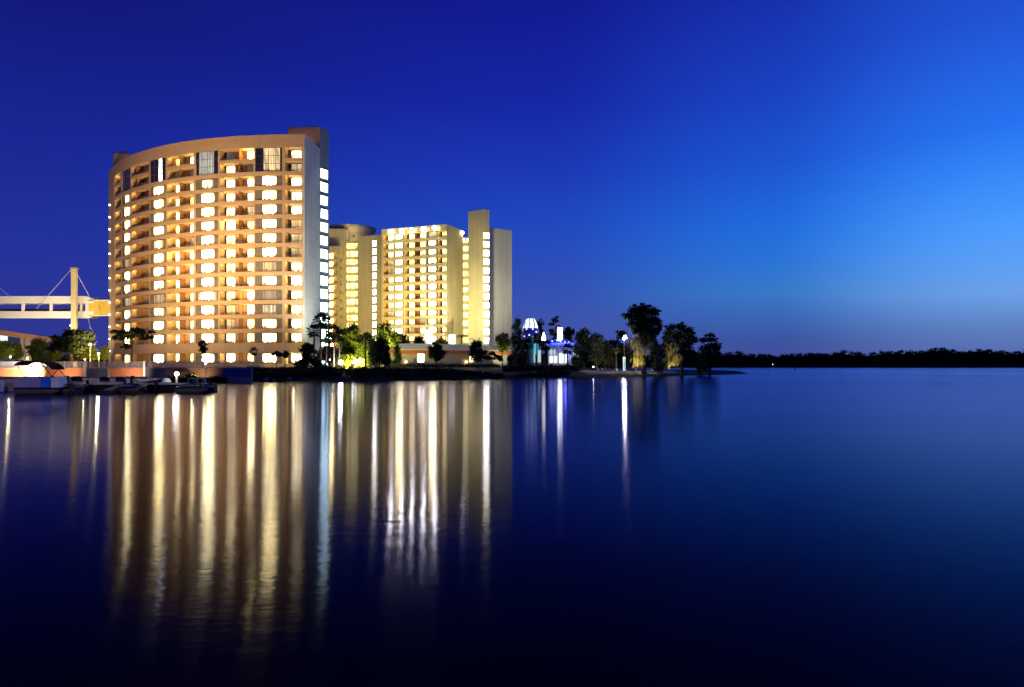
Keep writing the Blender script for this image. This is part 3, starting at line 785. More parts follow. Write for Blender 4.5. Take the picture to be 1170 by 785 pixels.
# service tower at the end of the crescent
sp = [(X(328.5, 155.8), 155.8), (-43.95, 155.8), (-42.5, 158.2), (-46.2, 166), (X(328.5, 155.8), 166)]
b = MB(); b.prism(sp, 0.5, 57.0); b.build('service_tower', 'tan_dark', tower)
sa, sb_ = sp[1], sp[2]; sl = Line(sa, sb_)
b = MB(); q = [(sa[0] + 0.003, sa[1] - 0.06), (sb_[0] + 0.05, sb_[1] - 0.04)]
nx_, ny_ = -sl.n[0], -sl.n[1]
b.hexa([(sa[0] + nx_ * .12, sa[1] + ny_ * .12, 0.5), (sb_[0] + nx_ * .12, sb_[1] + ny_ * .12, 0.5), (sb_[0], sb_[1], 0.5), (sa[0], sa[1], 0.5)],
       [(sa[0] + nx_ * .12, sa[1] + ny_ * .12, 57.03), (sb_[0] + nx_ * .12, sb_[1] + ny_ * .12, 57.03), (sb_[0], sb_[1], 57.03), (sa[0], sa[1], 57.03)])
b.build('glazed_strip', 'spandrel', tower)
sw = math.hypot(sb_[0] - sa[0], sb_[1] - sa[1]); srz = math.atan2(sb_[1] - sa[1], sb_[0] - sa[0])
smx, smy = (sa[0] + sb_[0]) / 2 + nx_ * 0.34 - .06, (sa[1] + sb_[1]) / 2 + ny_ * 0.34 - .2
for k in range(15):
    place('stair_window', window_data(sw * 0.84, 2.25, (0.0, 1.0), 'stair_glow', 1), tower, (smx, smy, 45.4 - 3.06 * k), srz)

b = MB(); b.box(-46.6, -44.4, 157, 158.4, 56.9, 57.5); b.tube([(-47.5, 157, 57), (-47.5, 157, 59.2)], .05, 6); b.build('roof_plant', 'pale', tower)
# ------------------------------------------------------------------ the rear hotel tower
rear = thing('hotel_tower', 'cream hotel tower with five floodlights along its parapet', 'hotel', (X(480, 243), 250, GZ(480, 243)))
fl = Line((X(436, 247), 247), (X(511, 238), 238))
RT = 51.9
def strip_prism(name, pts, z0, z1, mat): 
    b = MB(); b.prism(pts, z0, z1); return b.build(name, mat, rear)
FA, FB = fl.pt(436), fl.pt(511)
SR = (X(529, 250), 250)
bodyp = [off(fl, 436, DEPTH + .05), off(fl, 511, DEPTH + .05), FB, SR, (SR[0] - 2, 262), (FA[0] + 3, 262)]
strip_prism('tower_body', [off(fl, 436.2, DEPTH + .05), off(fl, 510.6, DEPTH + .05), (SR[0] - 0.6, SR[1] + 0.3), (SR[0] - 2, 264), (FA[0] + 1, 264)], 0.5, RT - 0.6, 'cream')
b = MB(); b.hexa([(FB[0] - .35, FB[1], .5), (FB[0], FB[1] + .01, .5), (SR[0], SR[1], .5), (SR[0] - .4, SR[1], .5)], [(FB[0] - .35, FB[1], RT - .02), (FB[0], FB[1] + .01, RT - .02), (SR[0], SR[1], RT - .02), (SR[0] - .4, SR[1], RT - .02)])
b.build('return_wall', 'cream', rear)
b = MB(); strip(b, fl, 436, 510.9, 49.75, RT, 0, 0.5, 1); strip(b, fl, 436, 510.9, 49.75, 49.95, 0.5, DEPTH + .1); b.build('parapet', 'cream', rear)
RTOPS = [49.75 - 3.06 * k for k in range(15)]; RH = 2.1
for k in range(15):
    b = MB(); strip(b, fl, 436, 510.9, (RTOPS[k + 1] if k < 14 else 0.5), RTOPS[k] - RH, 0, DEPTH + .1); b.build('floor_band', 'cream', rear)
for x0, x1 in ((436, 438.4), (449.6, 450.6), (461, 463), (486, 487.2), (500, 500.8), (510.2, 511.0)):
    b = MB(); strip(b, fl, x0, x1, .5, 49.8, 0.05 if x0 > 437 and x1 < 511 else -.02, DEPTH + .08); b.build('pier', 'cream', rear)
for x0, x1, lit in ((450.6, 461, (0.1, 0.85)), (487.2, 500, (0.2, 0.82))):
    (cx, cy), wd, rz = chord(fl, x0, x1)
    for k, zt in enumerate(RTOPS): 
        st = 'room_dim' if (x0 > 480 and k == 0) else 'room_big'
        place('picture_window', window_data(wd, RH, lit, st, 2), rear, (cx, cy, zt - RH), rz)
RB = [(438.4, 449.6, [(438.4, 443.6, 'b'), (443.6, 449.6, 'l')], 440), (463, 486, [(463, 464.4, 'y'), (464.4, 467.6, 'd'), (467.6, 474, 'l'), (474, 475, 'f'), (475, 480, 'b'), (480, 486, 'l')], 464.5),
      (500.8, 510.2, [(500.8, 503, 'y'), (503, 505.4, 'd'), (505.4, 510.2, 'l')], 502.5)]
for x0, x1, segs, la in RB:
    for k, zt in enumerate(RTOPS):
        balcony(rear, fl, x0, x1, zt - RH, RH, [(a, c_, ('ld' if kd == 'l' and random.random() < 0.12 else kd)) for a, c_, kd in segs], la)
# parapet floodlights
fh = MB(); fh.lathe((0, 0, 0), [(.58, 0), (.64, .06), (.64, .5), (.3, .6)], 14); fh.v = [(x, z - .0, y) for x, y, z in fh.v]; fh_me = fh.data('housing', 'black')
fn = MB(); fn.face([(.60 * math.cos(2 * PI * k / 14), -.012, .60 * math.sin(2 * PI * k / 14)) for k in range(14)][::-1]); fn_me = fn.data('lens', 'lamp_flood')
for px in (447.5, 460, 472, 485, 498):
    q = off(fl, px, -1.0); rz_ = math.atan2(fl.b[1] - fl.a[1], fl.b[0] - fl.a[0]) + .28
    o = place('parapet_floodlight', fh_me, rear, (q[0], q[1], 50.7), rz_)
    l_ = bpy.data.objects.new('lens', fn_me); COL.objects.link(l_); l_.parent = o
    lamp('parapet_glow', rear, (q[0], q[1] + .75, 50.2), (1.0, 0.9, 0.55), 420, radius=0.1)  # point light added behind each lens; its wall patch also imitates bloom
# deep recess with lit galleries
ra, rb = (X(527.5, 252), 252), (X(536.5, 252), 252)
for k in range(15):
    b = MB(); b.box(ra[0], rb[0], 251.2, 253.0, RTOPS[k] - 3.06 + 0.02, RTOPS[k] - 2.0); o = b.build('gallery_parapet', 'cream', rear)
    gl_ = MB(); gl_.box(-(rb[0] - ra[0]) / 2, (rb[0] - ra[0]) / 2, 0, 0.1, 0, 1.95)
    key = 'gal'
    if key not in cache: cache[key] = gl_.data('gallery_opening', 'hall_glow')
    place('gallery_opening', cache[key], rear, ((ra[0] + rb[0]) / 2, 252.4, RTOPS[k] - 1.98))
lampp = MB(); lampp.lathe((X(528.6, 249.3), 249.0, RT - 0.9), [(0.2, -0.5), (0.5, -0.3), (0.5, 0.3), (0.2, 0.5)], 10); lampp.build('corner_lamp', 'lamp_white', rear)
strip_prism('recess_wall', [(X(526, 254), 254), (X(540, 254), 254), (X(540, 254), 262), (X(526, 254), 262)], .5, 50.2, 'cream')
# tall slab
TA, TB, TC = (X(535, 242), 242), (X(552.6, 238.6), 238.6), (X(559, 239.4), 239.4)
strip_prism('slab_tower', [TA, TB, TC, (TC[0] - .3, 248), (TA[0], 249)], .5, 57.2, 'cream')
lw = Line(TB, TC); swid = math.hypot(TC[0] - TB[0], TC[1] - TB[1])
slw = Line((X(550.6, 238.7), 238.65), TC)
for k in range(15):
    wx = (TB[0] + TC[0]) / 2; wy = (TB[1] + TC[1]) / 2
    place('stair_window', window_data(swid * 1.06, 2.15, (0, 1), 'hall_white', 0), rear, (wx, wy - 0.30, 47.0 - 3.06 * k), math.atan2(TC[1] - TB[1], TC[0] - TB[0]))
# grey end block
strip_prism('end_block', [(X(559.3, 244), 244), (X(585, 249.6), 249.6), (X(585, 249.6) - 1.0, 263), (X(559.3, 244), 262)], .5, 52.0, 'pale')
# link wall with narrow windows, wide-window recess, far wing, drum
la_, lb_ = (X(409, 258), 258), (X(436.3, 253), 253)
strip_prism('link_wall', [la_, lb_, (lb_[0], 262), (la_[0], 266)], .5, 51.3, 'cream')
ll = Line(la_, lb_)
(cx, cy), wd, rz = chord(ll, 425, 429.6)
for k in range(15): place('narrow_window', window_data(wd, 2.2, (0, 1), 'hall_white', 0), rear, (cx - math.sin(rz) * -0.3 * -1, cy - 0.3, 47.0 - 3.02 * k), rz)
strip_prism('recess_back', [(X(395.5, 262), 262), (X(409.5, 262), 262), (X(409.5, 262), 268), (X(395.5, 262), 268)], .5, 50.5, 'cream')
for k in range(15):
    place('wide_window', window_data(X(409, 261.6) - X(396, 261.6), 2.3, (0, 1), 'hall_glow', 0), rear, (X(402.5, 261.6), 261.4, 47.3 - 3.06 * k))
strip_prism('wing_block', [(X(374, 262), 261), (X(396, 262), 261), (X(396, 262), 270), (X(374, 262), 270)], .5, 54.9, 'cream')
wl = Line((X(374, 256), 256), (X(389, 256), 256))
b = MB(); strip(b, wl, 374, 389, 44.9, 47.4, 0, DEPTH + .1); b.build('parapet', 'cream', rear)
b = MB(); strip(b, wl, 385.6, 389, .5, 45, .03, 4.9); b.build('pier', 'cream', rear)
for k in range(14):
    zt = 44.9 - 3.06 * k
    b = MB(); strip(b, wl, 374, 389, zt - 3.06, zt - 2.15, 0, DEPTH + .1); b.build('floor_band', 'cream', rear)
    balcony(rear, wl, 375, 385.6, zt - 2.15, 2.15, [(375, 380.8, 'lb'), (380.8, 385.6, 'y')], 383)
b = MB(); b.box(X(379, 268), X(401, 268), 265, 272, Z(262.5, 268), Z(257.8, 268)); b.build('roof_slab', 'cream', rear)
b = MB(); b.lathe((X(404, 272), 274, 0), [(7.4, 48), (7.6, 55.0), (8.4, 56.6), (8.4, 57.6), (5.0, 58.2), (2.0, 58.4)], 28); b.build('roof_drum', 'cream', rear, smooth=False)
# lit porches at the foot
for px0, px1, y0, y1, dd in ((485.5, 493.5, 377, 393, 229), (513, 520, 382.5, 393, 228)):
    b = MB(); b.box(X(px0, dd), X(px1, dd), dd, dd + 0.3, Z(y1, dd), Z(y0, dd)); b.build('lit_porch', 'white_glow', rear)
# ------------------------------------------------------------------ low annex with a white metal roof
ax = thing('pool_house', 'long low building with white ribbed roof and terracotta fascia', 'pool house', (X(505, 184), 184, GZ(505, 184)))
A0, A1 = (X(433, 178), 178), (X(584, 192), 192)
al = Line(A0, A1); gz0 = 2.2
b = MB(); strip(b, al, 434, 583, 1.5, 5.75, 0.8, 9, 8); b.build('wall', 'beige', ax)
b = MB(); strip(b, al, 433, 584, 5.7, 6.75, 0, 0.5, 8); b.build('fascia', 'fascia', ax)
b = MB()
ribs = 60
for i in range(ribs):
    x0, x1 = 432.5 + 152 * i / ribs, 432.5 + 152 * (i + 1) / ribs
    def rise(px): return 1.75 * (1 - 0.25 * ((px - 500) / 85) ** 2) * min(1, (px - 429) / 10)
    p0, p1 = off(al, x0, -0.5), off(al, x1, -0.5); q0, q1 = off(al, x0, 7), off(al, x1, 7)
    b.hexa([(p0[0], p0[1], 6.72), (p1[0], p1[1], 6.72), (q1[0], q1[1], 6.72), (q0[0], q0[1], 6.72)],
           [(p0[0], p0[1], 6.86), (p1[0], p1[1], 6.86), (q1[0], q1[1], 6.9 + rise(x1)), (q0[0], q0[1], 6.9 + rise(x0))])
    r0 = off(al, x0, -0.5); r1 = off(al, x0, 7)
    b.tube([(r0[0], r0[1], 6.90), (r1[0], r1[1], 6.96 + rise(x0))], 0.07, 4)
b.build('roof', 'roof_white', ax)
for px0, px1, mt in ((477.6, 486, 'hall_white'), (537, 544, 'hall_glow')):
    (cx, cy), wd, rz = chord(al, px0, px1); n_ = al.n
    place('doorway', window_data(wd, 2.3, (0, 1), mt, 0), ax, (cx + n_[0] * 0.55, cy + n_[1] * 0.55, 3.4), rz)
for px in (464.3, 533.5):
    q = off(al, px, 0.5); b = MB(); b.lathe((q[0], q[1], 3.6), [(0.08, -.22), (0.2, -.12), (0.2, .12), (0.08, .2)], 8); b.build('wall_light', 'lamp_warm', ax)
    
# ------------------------------------------------------------------ floodlights that wash the facades
fcase = MB(); fcase.box(-0.3, 0.3, -0.2, 0.2, 0.25, 0.75); fcase.tube([(0, 0, 0), (0, 0, 0.26)], 0.06, 6)
fcase_me = fcase.data('housing', 'black')
flens = MB(); flens.box(-0.24, 0.24, 0.2, 0.215, 0.3, 0.7); flens_me = flens.data('lens', 'lamp_off')
def flood(px, d, aim, col, power, size, label, group=None, z=None):
    g = GZ(px, d) if z is None else z
    t = thing('floodlight', label, 'floodlight', (X(px, d), d, g), group)
    place('housing', fcase_me, t, (X(px, d), d, g)); place('lens', flens_me, t, (X(px, d), d, g))
    lamp('beam', t, (X(px, d), d + 0.35, g + 0.55), col, power, 'SPOT', aim, size, 1.0, 0.25)
    return t
FW = (1.0, 0.65, 0.29)
G1 = 'floodlights washing the curved tower'
LB = 'black floodlight at the wall top aimed at the curved tower'
for px, ax_, p_ in ((112, -95, 1.0), (165, -84, 1.0), (215, -72, 1.0), (262, -60, 1.0), (305, -50, 0.9)):
    d_ = 107 if px < 285 else 113
    dd = arc.pt(max(130, min(345, 585 + ax_ / 150 * F)))[1]
    flood(px, d_, (ax_, dd, 42), FW, 74000 * p_, 74, LB, G1)
for px, ax_ in ((140, -90), (240, -68), (300, -52)):
    dd = arc.pt(max(130, min(345, 585 + ax_ / 150 * F)))[1]
    flood(px, 107 if px < 285 else 113, (ax_, dd, 9), (1.0, 0.71, 0.44), 22000, 75, 'small black floodlight at the wall top aimed low at the curved tower', 'floodlights washing the foot of the curved tower')
flood(372, 136, (-44.0, 151, 30), (0.95, 1.0, 0.95), 36000, 80, 'black floodlight among the palms facing the blank end wall')
for px, tx in ((452, 445), (505, 500)):
    q = fl.pt(tx); flood(px, 200, (q[0], q[1], 33), (1.0, 0.82, 0.48), 42000, 85, 'black floodlight behind the pool house aimed at the cream tower', 'floodlights washing the cream tower')
flood(420, 205, (X(420, 256), 256, 32), (1.0, 0.72, 0.22), 80000, 80, 'black floodlight behind the dark trees aimed at the narrow windows')
flood(556, 203, (X(556, 242), 242, 30), (1.0, 0.84, 0.48), 28000, 85, 'black floodlight behind the pool house end aimed at the tall slab')

flood(338, 151.5, (X(346, 156), 156, 55.2), (1.0, 0.62, 0.38), 700, 110, 'added roof floodlight on the curved tower brightening the service tower', z=51.1)  # added lamp, replacing distant light that the parapet blocks
flood(404, 259.5, (X(404, 272), 270, 56), (1.0, 0.80, 0.55), 1200, 110, 'added roof floodlight on the cream tower brightening the round drum', z=51.35)  # added lamp that lifts the otherwise dark drum
flood(524, 205, (X(520, 244), 244, 30), (1.0, 0.90, 0.50), 95000, 75, 'black floodlight behind the pool house aimed at the narrow return wall')
flood(146, 167.5, (X(141, 172), 172, 54), (1.0, 0.62, 0.30), 260, 120, 'added roof floodlight on the curved tower brightening the small round turret', z=51.1)  # added lamp; the parapet keeps the facade floods off the turret
# ------------------------------------------------------------------ far woods across the lake
def far_woods():
    r = np.random.default_rng(5); cl = []; tops = []
    x = -1500.0
    while x < 1700:
        px = x / 1000 * F + 585
        h = 19.5 + .6 * math.sin(x * 0.013) + 1.2 * math.sin(x * 0.041 + 1) + 1.5 * r.normal()
        h += 6.0 / (1 + math.exp(-(px - 985) / 22)) + (1.1 * math.sin(x * .031) + 1.2 * math.sin(x * .09 + 2) if px > 960 else .6 * math.sin(x * .05))
        tops.append((x, h)); cl.append((x, 997, 1 + h * 0.84 + .8 * r.normal(), 4.5 + 2 * r.random(), 3, 2.6 + 1.2 * r.random(), 1.0)); cl.append((x, 997, h * 0.45, 6, 2, h * .38, .5)); x += 3.5 + 4 * r.random()
    me = leaf_mesh('far_woods', cl, 90000, 1.9, 'leaf', 9)
    o = bpy.data.objects.new('far_woods', me); COL.objects.link(o)
    tag(o, 'dark far-off wood along the opposite shore', 'woods', kind='stuff')
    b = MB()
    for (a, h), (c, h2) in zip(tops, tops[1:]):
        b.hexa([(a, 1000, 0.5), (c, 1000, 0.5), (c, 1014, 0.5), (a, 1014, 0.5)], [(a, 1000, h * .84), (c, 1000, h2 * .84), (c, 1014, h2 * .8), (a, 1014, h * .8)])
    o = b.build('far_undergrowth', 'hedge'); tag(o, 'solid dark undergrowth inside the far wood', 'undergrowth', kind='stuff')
far_woods()
t = thing('shore_lamp', 'tiny white lamp on the far shore below the woods', 'lamp', (X(883, 960), 960, 1.0))
b = MB(); b.tube([(X(883, 960), 960, -.5), (X(883, 960), 960, 4.2)], 0.12, 6); b.build('post', 'galv', t)
b = MB(); b.lathe((X(883, 960), 960, 4.6), [(.15, -.4), (.4, -.15), (.4, .15), (.15, .4)], 8); b.build('lens', 'lamp_small', t)
t = thing('channel_marker', 'thin dark channel marker post standing in the open lake', 'marker', (X(908.5, 400), 400, 0))
b = MB(); b.tube([(X(908.5, 400), 400, -1), (X(908.5, 400), 400, 2.0)], 0.22, 8); b.build('post', 'black', t)
b = MB(); b.box(X(908.5, 400) - .35, X(908.5, 400) + .35, 399.7, 399.76, 1.2, 2.0); b.build('board', 'black', t)

# ------------------------------------------------------------------ retaining wall with fence, quay and dock
WD = 100.0
wall = thing('retaining_wall', 'long waterside wall of coloured panels below the hotel terrace', 'wall', (X(150, WD), WD, 0.5))
WT = Z(420.3, WD)
segs = [(-120, -2, 'panel_orange'), (-2, 41, 'panel_orange'), (41, 97, 'panel_orange'), (97.6, 122, 'panel_grey'), (125, 165, 'panel_orange'), (165.5, 189, 'panel_grey'), (189, 255, 'panel_brown'), (255.5, 287, 'panel_blue')]
b = MB(); b.box(X(-120, WD), X(287, WD), WD + .12, WD + .5, -.6, WT - .06); b.build('core', 'concrete', wall)
for i, (x0, x1, mt) in enumerate(segs):
    b = MB(); o = 0.0 if mt.endswith('orange') else 0.06
    b.box(X(x0, WD) + .02, X(x1, WD) - .02, WD + o, WD + .12, .86 if mt in ('panel_blue', 'panel_brown') else .15, WT - .10)
    p_ = b.build('panel', mt, wall); p_['label'] = {'panel_orange': 'orange panel', 'panel_grey': 'slate grey panel', 'panel_brown': 'tan panel', 'panel_blue': 'blue panel'}[mt]
b = MB(); b.box(X(-120, WD), X(287, WD), WD - .06, WD + .56, WT - .06, WT + .04); b.build('coping', 'concrete', wall)
for x in (97.3, 124, 165.2): 
    b = MB(); b.box(X(x, WD) - .16, X(x, WD) + .16, WD - .1, WD + .1, .15, WT + (1.0 if x != 124 else -.1)); b.build('pillar', 'white' if x != 124 else 'concrete', wall)
fence = thing('fence', 'grey metal mesh fence on top of the coloured waterside wall', 'fence', (X(150, WD), WD + .25, WT))
FT = Z(413.2, WD)
b = MB(); b.box(X(-120, WD), X(300, WD), WD + .24, WD + .27, FT - .05, FT); b.box(X(-120, WD), X(300, WD), WD + .24, WD + .27, WT + .12, WT + .16); b.build('rail', 'galv', fence)
b = MB()
x = X(-120, WD)
while x < X(300, WD): b.box(x, x + .045, WD + .248, WD + .262, WT + .16, FT - .05); x += 0.085
b.build('mesh_infill', 'mesh', fence)
px = -112
while px < 300:
    b = MB(); b.box(X(px, WD) - .035, X(px, WD) + .035, WD + .20, WD + .24, WT + .04, FT + .04); b.build('post', 'galv', fence); px += 14.2

b = MB(); b.box(X(-150, 70), X(120, 70), 68, 99.9, -1.0, .80); b.prism([(X(120, 70), 68), (X(173, 70), 68), (X(192, 99.9), 99.9), (X(120, 70), 99.9)], -1.0, .80)
tag(b.build('quay', 'concrete'), kind='structure')
b = MB(); b.box(X(-150, 95), X(176, 95), 93, 93.5, .80, 1.02); b.box(X(-150, 86), X(30, 86), 85.7, 86, .80, 1.0); tag(b.build('quay_kerb', 'concrete'), kind='structure')

dock = thing('dock', 'long low boat dock with pale edge and dark sides along the quay', 'dock', (X(155, 66.5), 66.5, 0))
DZ = .80
b = MB(); b.box(X(62, 66), X(241, 66), 65.3, 67.8, DZ - .12, DZ); b.build('deck', 'plank', dock)
b = MB(); b.box(X(62, 66), X(241, 66), 65.22, 65.3, DZ - .10, DZ + .05); b.build('edge_trim', 'white', dock)
b = MB(); b.box(X(62, 66) + .05, X(241, 66) - .05, 65.5, 67.6, -.5, DZ - .12); b.build('float', 'dock_side', dock)
for px in (100, 143, 178, 222, 240):
    b = MB(); b.tube([(X(px, 65.1), 65.1, -1.2), (X(px, 65.1), 65.1, 1.15)], .13, 8); b.build('pile', 'dock_side', dock)
for px0, px1 in ((88, 99), (131, 139.5), (157, 165)):
    b = MB(); a0, a1 = X(px0, 62.5), X(px1, 64.9)
    b.hexa([(a0, 60.8, .28), (a0 + .75, 60.8, .28), (a1 + .3, 65.2, .70), (a1 - .45, 65.2, .70)], [(a0, 60.8, .36), (a0 + .75, 60.8, .36), (a1 + .3, 65.2, .78), (a1 - .45, 65.2, .78)])
    b.build('ramp', 'plank', dock)
    b = MB(); b.box(a0 - .4, a0 + 1.2, 60.6, 61.4, -.2, .27); b.build('ramp_float', 'dock_side', dock)

# ------------------------------------------------------------------ boats
def pontoon(label, px0, px1, d, covered=False, rz=0.06, cols=('boat_mauve', 'boat_blue', 'boat_white'), top=True, height=1.0):
    x0, x1 = X(px0, d), X(px1, d); Ln = x1 - x0; t = thing('pontoon_boat', label, 'boat', ((x0 + x1) / 2, d, 0)); w_ = .95
    a = Ln / 2
    def blt(b, nm, m): 
        o = bpy.data.objects.new(nm, b.data(nm, m)); COL.objects.link(o); o.parent = t; return o
    for sy in (-w_ * .75, w_ * .75):
        b = MB(); b.tube([(-a, sy, .28), (-a + .25, sy, .22), (a - .5, sy, .22), (a, sy, .36)], [.10, .27, .27, .08], 12); blt(b, 'pontoon', 'alu')
    b = MB(); b.box(-a + .05, a - .05, -w_, w_, .50, .60); blt(b, 'deck', 'black')
    if covered:
        return t, blt
    h0, h1 = .62, .62 + .86 * height
    s1, s2 = -a + Ln * .62, a - Ln * .17
    for (u0, u1, m) in ((-a + .08, s1 - .01, cols[0]), (s1 + .01, s2 - .01, cols[1])):
        for sy in (-w_ + .03, w_ - .03):
            b = MB(); b.box(u0, u1, sy - .02, sy + .02, h0, h1)
            b.box(u0, u1, sy - .032, sy - .018, h1 - .24, h1 - .19)
            blt(b, 'side_panel', m)['label'] = 'bright blue side panel' if m == 'boat_blue' else 'mauve side panel'
    b = MB(); b.hexa([(s2 + .02, -w_ + .05, .6), (a - .06, -w_ + .3, .6), (a - .06, w_ - .3, .6), (s2 + .02, w_ - .05, .6)], [(s2 + .02, -w_ + .05, h1 - .02), (a - .18, -w_ + .3, h1 + .06), (a - .18, w_ - .3, h1 + .06), (s2 + .02, w_ - .05, h1 - .02)]); blt(b, 'bow_console', cols[2])
    b = MB(); b.box(-a + .3, -a + 1.1, -.7, .7, .6, 1.05); b.box(-a + .12, -a + .3, -.7, .7, .6, 1.5); b.box(.1, .6, -.7, -.1, .6, 1.05); b.box(-.02, .1, -.7, -.1, .6, 1.55); blt(b, 'seat', 'black')
    b = MB(); b.tube([(.95, -.2 + .28 * math.cos(k * PI / 6), 1.35 + .28 * math.sin(k * PI / 6)) for k in range(13)], .03, 6); b.box(.95, 1.25, -.5, .1, .6, 1.2); blt(b, 'steering_console', 'navy')
    if top:
        b = MB(); n = 12; u0, u1 = -a + .1, a - Ln * .14
        for i in range(n):
            ta, tb = i / n, (i + 1) / n; f = lambda q: 2.45 + .42 * (1 - (2 * q - 0.95) ** 4) - .18 * q * q
            xa, xb = u0 + (u1 - u0) * ta, u0 + (u1 - u0) * tb
            b.hexa([(xa, -w_, f(ta)), (xb, -w_, f(tb)), (xb, w_, f(tb)), (xa, w_, f(ta))], [(xa, -w_, f(ta) + .10), (xb, -w_, f(tb) + .10), (xb, w_, f(tb) + .10), (xa, w_, f(ta) + .10)])
        blt(b, 'bimini_top', 'canvas')
        for sy in (-w_ + .02, w_ - .02):
            b = MB(); b.tube([(u1 - 1.1, sy, h1), (u1 - .25, sy, 2.6)], .035, 6); b.tube([(u1 + .1, sy, h1), (u1 - .9, sy, 2.78)], .035, 6); b.tube([(u0 + .9, sy, h1), (u0 + .25, sy, 2.5)], .03, 6)
            blt(b, 'bimini_frame', 'black')
    b = MB(); b.box(-a - .38, -a + .02, -.2, .2, .35, 1.15); b.tube([(-a - .2, 0, .4), (-a - .2, 0, -.4)], .08, 8); blt(b, 'outboard_motor', 'black')
    t.rotation_euler = (0, 0, rz)
    return t, blt
pontoon('blue and mauve pontoon boat under a black bimini top', 24, 72.5, 60.5)
t, blt = pontoon('low dark pontoon boat tied between ramps at the dock', 65, 89, 61.5, True)
def raft(t, blt, a, cols=('black', 'navy'), rails=False):
    b = MB(); b.lathe((0, 0, .6), [(a * .92, 0), (a * .85, .22), (a * .4, .34), (.1, .36)], 16, 0, .95 / a * .9); blt(b, 'boat_cover', cols[1])
    b = MB(); b.box(-.12, .12, -.2, .2, .6, 1.32); b.lathe((0, 0, 1.3), [(.16, 0), (.2, .1), (.14, .3)], 8); blt(b, 'console', 'black')
    b = MB(); b.tube([(-a * .7, -.9, .75), (a * .6, -.9, .70)], .04, 6); blt(b, 'grab_rail', 'galv')
    if rails:
        for u in (-.1, .45, .8):
            b = MB(); b.tube([(a * u, -.9, .6), (a * u, -.9, 1.35)], .03, 6); blt(b, 'stanchion', 'galv')
        b = MB(); b.tube([(-a * .15, -.9, 1.35), (a * .85, -.9, 1.35)], .03, 6); blt(b, 'hand_rail', 'galv')
raft(t, blt, (X(89, 61.5) - X(65, 61.5)) / 2, ('black', 'black'))
t, blt = pontoon('low covered pontoon boat with dark blue cover beside two plank ramps', 141, 162, 62.5, True); raft(t, blt, (X(162, 62.5) - X(141, 62.5)) / 2)
t, blt = pontoon('long low pontoon boat with pale hand rail at the dock end', 204, 241, 63, True); raft(t, blt, (X(241, 63) - X(204, 63)) / 2, ('black', 'navy'), True)
# covered watercraft stored on the quay
def covered_craft(label, px, d, half_px, ytop, mat):
    a = half_px * d / F; h = Z(ytop, d) - .8
    t = thing('covered_watercraft', label, 'watercraft', (X(px, d), d, .8), 'covered craft stored on the quay')
    b = MB(); b.lathe((0, 0, 0), [(a * .7, .12), (a * .98, .3), (a, h * .55), (a * .8, h * .85), (a * .45, h)], 18, 0, 1.2)
    o = bpy.data.objects.new('cover', b.data('cover', mat, smooth=True)); COL.objects.link(o); o.parent = t
    b = MB(); b.box(-a * .7, a * .7, -a * .8, -a * .6, 0, .14); b.box(-a * .7, a * .7, a * .6, a * .8, 0, .14)
    o = bpy.data.objects.new('cradle', b.data('cradle', 'plank')); COL.objects.link(o); o.parent = t
covered_craft('black covered craft on the quay beside the pontoon boat bow', 88, 74, 6.4, 429.8, 'black')
covered_craft('black covered craft on the quay below the grey panel end', 119.5, 74, 5.4, 430.0, 'black')
covered_craft('dark blue covered craft on the quay below an orange panel', 137.5, 74, 5.2, 430.3, 'navy')
t = thing('dinghy', 'small white upturned dinghy lying on the dock by the bushes', 'dinghy', (X(189, 68), 68, DZ))
b = MB(); b.lathe((X(189, 68), 68.2, DZ), [(.42, .0), (.40, .18), (.28, .40), (.1, .48)], 16, 0, 1.0)
b.v = [(X(189, 68) + (x - X(189, 68)) * 1.05, y, z) for x, y, z in b.v]; b.build('hull', 'boat_white', t, smooth=True)
b = MB(); b.box(X(189, 68) - .46, X(189, 68) + .46, 67.75, 67.79, DZ + .02, DZ + .08); b.build('gunwale', 'galv', t)
# things on the left of the quay
t = thing('runabout_boat', 'white runabout boat moored beside the quay, cut by the frame', 'boat', (X(-8, 63), 63, 0))
b = MB(); b.hexa([(X(-40, 63), 62, .0), (X(-1, 63), 62.4, .1), (X(-1, 63), 63.6, .1), (X(-40, 63), 64, 0)], [(X(-40, 63), 61.8, .9), (X(1.5, 63), 62.6, 1.2), (X(1.5, 63), 63.4, 1.2), (X(-40, 63), 64.2, .9)]); b.build('hull', 'boat_white', t)
b = MB(); b.box(X(-20, 63), X(-6, 63), 62.4, 63.6, 1.1, 1.7); b.build('windscreen', 'dark_glass', t)
t = thing('white_van', 'white van roof with dark side windows behind the fence', 'van', (X(17, 112), 112, GZ(17, 112)))
g = GZ(17, 112); x0, x1 = X(4, 112), X(29, 112)
b = MB(); b.hexa([(x0, 111, g + .35), (x1, 111, g + .35), (x1, 113, g + .35), (x0, 113, g + .35)], [(x0 + .3, 111.1, Z(410.3, 112)), (x1 - .5, 111.1, Z(410.3, 112)), (x1 - .5, 112.9, Z(410.3, 112)), (x0 + .3, 112.9, Z(410.3, 112))]); b.build('body', 'white', t)
for u in (17.2, 19.5, 22.3, 25): b = MB(); b.box(X(u, 111) - .14, X(u, 111) + .14, 110.98, 111.1, Z(412.3, 111), Z(410.9, 111)); b.build('window', 'dark_glass', t)
for u in (8, 25): b = MB(); b.tube([(X(u, 112), 111, g + .33), (X(u, 112), 111.25, g + .33)], .33, 14); b.build('wheel', 'black', t)

